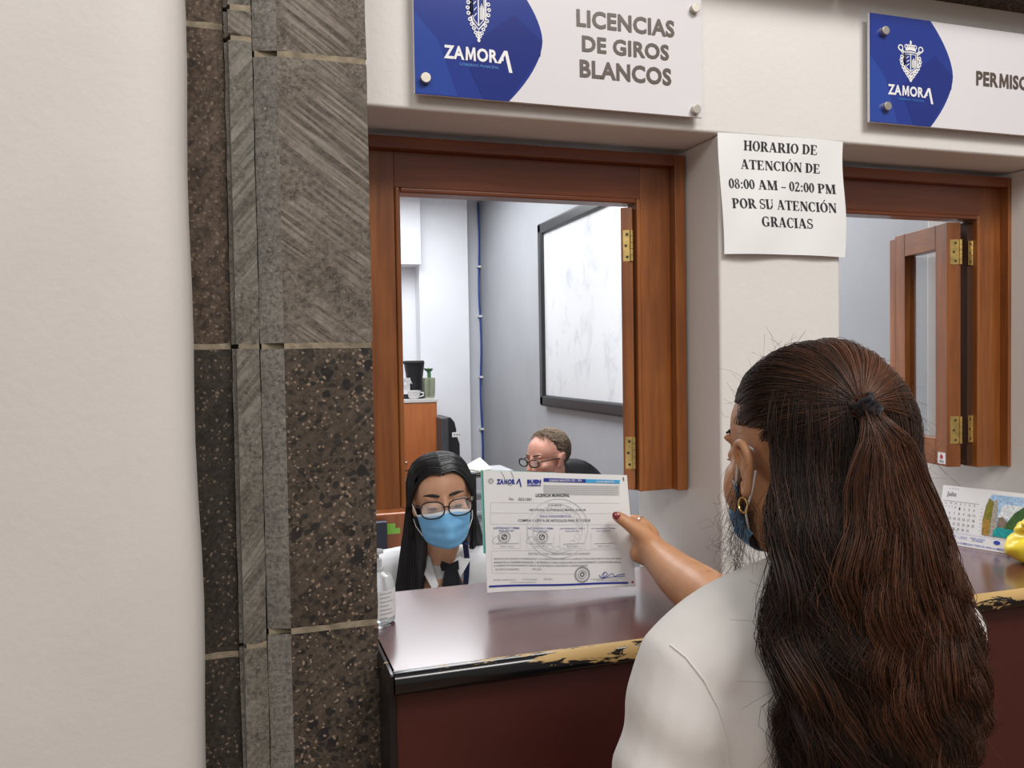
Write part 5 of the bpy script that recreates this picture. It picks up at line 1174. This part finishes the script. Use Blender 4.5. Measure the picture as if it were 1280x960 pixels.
for x in (tr0.x+.01, tr0.x+.156): box('side', GRT, ot, x, x+.004, tr0.y, tr0.y+.16, .75, tr0.z-.005)
box('top', GRT, ot, tr0.x+.01, tr0.x+.16, tr0.y, tr0.y+.16, tr0.z-.012, tr0.z-.004, bevel=0)
CREAM = pm('cream_paper', (.76, .74, .62), .6, var=.02, bstr=0)
p_ = [D(577, 586, 2.70), D(600, 573, 2.86), D(615, 587, 2.84), D(600, 590, 2.68)]
mobjc = mobj('cream_sheets', p_+[v+Vector((0, 0, .004)) for v in p_], [(0, 1, 2, 3), (4, 7, 6, 5), (0, 4, 5, 1), (1, 5, 6, 2), (2, 6, 7, 3), (3, 7, 4, 0)], CREAM); tag(mobjc, 'sheaf of cream sheets propped up behind the held document', 'papers')
# desk divider with sticky notes, left of the clerk
dY = 2.25; dp = onY(468, 690, dY); dq = onY(503, 646, dY)
dv = MB().box(dp.x, dq.x+.02, dY, dY+.02, 0, dq.z+.01).build('desk_divider', ORANGE, bevel=.002); tag(dv, 'orange wooden desk divider left of the clerk', 'divider')
NOTE = flat('green_sticky_paper', (.32, .75, .10), .6)
for lab, (a, b, c, d_) in (('green sticky note, the upper of the two on the wooden divider', (482, 655, 494, 660)), ('green sticky note, the lower of the two on the wooden divider', (483.5, 661, 500, 666.5))):
    a_, b_ = onY(a, b, dY), onY(c, d_, dY); so = MB().obox((a_.x, dY-.002, b_.z), (b_.x-a_.x, 0, .0), (0, .0018, 0), (.0, 0, a_.z-b_.z)).build('sticky_note', NOTE); tag(so, lab, 'sticky note', 'green sticky notes')
bx_ = onY(474, 680, dY-.03); dk = MB().box(bx_.x-.03, onY(484, 680, dY-.03).x, dY-.035, dY-.002, 0, onY(478, 650, dY).z).build('binder', flat('dark_blue_binder', (.02, .025, .05), .5)); tag(dk, 'dark binder standing beside the stone jamb left of sticky notes', 'binder')
# dark bag hanging just right of the document, in the gap under the frame
# gel bottle on the counter
gb = onZ(481, 784, CZ); G = thing('gel_bottle', 'clear hand gel bottle with white label on counter beside the stone jamb', 'bottle', (gb.x, gb.y+.03, CZ))
bx0 = onY(495.5, 780, gb.y+.02).x; br_ = .0290; gx, gy = bx0-br_, gb.y+.030; zc5 = onY(480, 708, gy).z
PET, ntp, bp = nodes('clear_pet'); bp.inputs['Transmission Weight'].default_value = .6; bp.inputs['Roughness'].default_value = .08; bp.inputs['IOR'].default_value = 1.3; bp.inputs['Base Color'].default_value = (.88, .92, .95, 1)
h_ = zc5-CZ
MB().lathe([(.024, 0), (br_, .004), (br_, h_*.70), (.024, h_*.86), (.012, h_*.93), (.012, h_)], (gx, gy, CZ+.0003), 32).build('body', PET, G, smooth=True)
MB().lathe([(.014, 0), (.014, .018), (.008, .020), (.008, .030), (.018, .032), (.018, .038), (.004, .04)], (0, 0, 0), 24).xform(Matrix.Translation((gx, gy, CZ+h_)) @ Matrix.Scale(.7, 4)).build('cap', pm('translucent_grey_cap', (.48, .50, .52), .35, bstr=0), G, smooth=True)
V = []; F = []; nn = 28
for k in range(nn+1):
    a = PI*1.0+PI*1.12*k/nn
    for z in (CZ+.012, CZ+h_*.64): V.append((gx+(br_+.0006)*math.cos(a), gy+(br_+.0006)*math.sin(a), z))
F = [(2*k, 2*k+2, 2*k+3, 2*k+1) for k in range(nn)]; lb5 = mobj('label', V, F, PAPERM, G, True)
sh = Sheet(lambda u, v: Vector((gx+(br_+.001)*math.cos(u), gy+(br_+.001)*math.sin(u), v)))
for k in range(9):
    a0_, a1_ = 4.75, 4.75+(.75, .6, .8, .5, .7, .75, .4, .7, .6)[k]; sh.rect(a0_, CZ+h_*.60-.0062*k, a1_, CZ+h_*.60-.0062*k-.0014, 6)
sh.build('label_print', flat('pale_label_print', (.45, .47, .50)), G)
# desk calendar
ca_ = onZ(1171, 678, CZ); cb_ = onZ(1266, 693.5, CZ); ux = (cb_-ca_); ux.z = 0; ux.normalize(); uy = Vector((-ux.y, ux.x, 0)); 
hz = .090; lean = .030; Wc = (onZ(1266, 693.5, CZ)-ca_).length*1.28
cal = thing('desk_calendar', 'tent desk calendar open at Julio with a lake photograph, on the counter', 'calendar', tuple(ca_))
cf = lambda u, v, d=0.0: ca_+ux*(Wc*u)+uy*(lean*v-d)+Vector((0, 0, hz*v+.0006))+Vector((0, 0, d*.3))
# real height fitted so that the top edge meets the photo
tgt = D(1181, 606, (ca_-CAM).dot(FW)+.02); hz = max(.06, tgt.z-CZ)
def slab(name, u0, u1, v0, v1, d, mat, th=.0008):
    q_ = [cf(u0, v0, d), cf(u1, v0, d), cf(u1, v1, d), cf(u0, v1, d)]; w_ = [p-uy*th for p in q_]
    return mobj(name, q_+w_, [(0, 3, 2, 1), (4, 5, 6, 7), (0, 1, 5, 4), (1, 2, 6, 5), (2, 3, 7, 6), (3, 0, 4, 7)], mat, cal)
GLOSSP = pm('glossy_white_card', (.78, .78, .80), .2, var=.01, bstr=0)
slab('front_leaf', 0, 1, 0, 1, 0, GLOSSP)
bkp = [ca_+ux*(Wc*u)+uy*(lean*2*(1-v)+lean*v)+Vector((0, 0, hz*v)) for u, v in ((0, 0), (1, 0), (1, .98), (0, .98))]; mobj('back_leaf', bkp+[p+uy*.001 for p in bkp], [(0, 1, 2, 3), (4, 7, 6, 5), (0, 4, 5, 1), (1, 5, 6, 2), (2, 6, 7, 3), (3, 7, 4, 0)], GLOSSP, cal)
sk = Sheet(lambda u, v: cf(u, v, .0016)); sb2 = Sheet(lambda u, v: cf(u, v, .0016)); sg = Sheet(lambda u, v: cf(u, v, .0016))
sg.text('Julio', .055, .80, .155, .90, .01)
for k in range(4): sk.disc((.08+.030*k, .955), .006, 8)
sg.rect(.02, .735, .40, .740)
dn = ['L', 'M', 'M', 'J', 'V', 'S', 'D']
day = 1
for c_ in range(7): sg.text(dn[c_], .05+.050*c_, .685, .066+.050*c_, .715, 0)
for r_ in range(5):
    for c_ in range(7):
        if r_ == 0 and c_ < 3: continue
        if day > 31: break
        s_ = str(day); wdt = .012*len(s_); (sk if r_ == 0 and c_ == 3 else sg).text(s_, .05+.050*c_, .60-.088*r_, .05+.050*c_+wdt, .645-.088*r_, .01); day += 1
for k in range(4): sk.disc((.055+.035*k, .64), .008 if k == 3 else .005, 8)
for k in range(7): sg.rect(.425, .66-.06*k, .445, .665-.06*k)
sb2.text('DISTRIBUIDORA', .085, .135, .20, .175, .02); sb2.text('A B E', .02, .13, .065, .18, .02); sb2.text('L I B R E', .225, .125, .315, .165); sb2.text('PAPELERIA Y ARTICULOS', .35, .145, .50, .172, .01); sb2.text('DE OFICINA', .37, .11, .48, .137, .01)
sb2.rect(.02, .030, .09, .072); sb2.text('SERVICIO A DOMICILIO TODO EL AÑO LLAMENOS', .10, .032, .72, .070, .012); sb2.rect(.725, .030, .755, .072)
sb2.disc((.62, .145), .034, 16); sb2.rect(0.0, .205, .98, .208)
sg.build('grey_print', flat('calendar_grey', (.12, .12, .13)), cal)['kind'] = 'stuff'; sk.build('black_print', INK, cal)['kind'] = 'stuff'; sb2.build('blue_print', flat('calendar_blue', (.03, .06, .42)), cal)['kind'] = 'stuff'
# picture on the calendar: autumn tree, cliff, sky, hill, lake
def pic(name, pts, col, d=.0014): s = Sheet(lambda u, v: cf(u, v, d)); s.poly(pts); s.build(name, pm('picture_'+name, col, .22, var=.35, vs=220, bstr=0), cal)
pic('picture_sky', [(.47, .24), (.99, .24), (.99, .93), (.52, .93), (.475, .75), (.455, .5)], (.36, .52, .78), .0011)
pic('picture_cloud', [(.60, .55), (.99, .50), (.99, .80), (.64, .78)], (.66, .70, .78), .0014)
pic('picture_tree', [(.46, .24), (.535, .24), (.54, .55), (.55, .80), (.50, .86), (.475, .72), (.455, .48)], (.22, .20, .04), .0017)
pic('picture_foliage', [(.46, .24), (.535, .24), (.53, .5), (.46, .5)], (.36, .21, .05), .0019)
pic('picture_cliff', [(.54, .24), (.60, .24), (.595, .6), (.585, .86), (.545, .82)], (.38, .35, .30), .0017)
pic('picture_mountain', [(.60, .36), (.71, .34), (.70, .50), (.65, .58), (.61, .56)], (.22, .17, .14), .0017)
pic('picture_hill', [(.66, .36), (.99, .36), (.99, .86), (.86, .80), (.76, .66), (.70, .50)], (.05, .12, .04), .0019)
pic('picture_lake', [(.57, .24), (.99, .24), (.99, .36), (.60, .40), (.575, .34)], (.02, .30, .33), .0021)
# yellow plastic bag lying at the right end
ya = onZ(1276, 712, CZ); bagmb = MB(); ya.x += .030
bagmb.ell((ya.x+.030, ya.y+.03, CZ+.030), (.048, .040, .030)); bagmb.ell((ya.x+.045, ya.y+.03, CZ+.062), (.040, .030, .026)); bagmb.limb([(ya.x+.02, ya.y+.02, CZ+.066), (ya.x+.005, ya.y+.012, CZ+.078), (ya.x-.010, ya.y+.006, CZ+.080)], [.012, .008, .006]); bagmb.limb([(ya.x+.04, ya.y+.02, CZ+.07), (ya.x+.06, ya.y+.01, CZ+.105)], [.016, .008])
YEL, nty, by = nodes('yellow_plastic'); by.inputs['Base Color'].default_value = (.85, .68, .05, 1); by.inputs['Roughness'].default_value = .3; by.inputs['Subsurface Weight'].default_value = .2; by.inputs['Subsurface Scale'].default_value = .02
def crump(co, no): x, y, z = co.T; return co+no*(.0022*np.abs(np.sin(x*130+np.sin(z*90)*2))+.0018*np.sin(z*160+y*110))[:, None]
bo = bagmb.fuse('plastic_bag', YEL, None, .0026, 3, .5, crump); tag(bo, 'crumpled yellow plastic bag on counter at the right of the desk calendar', 'bag')
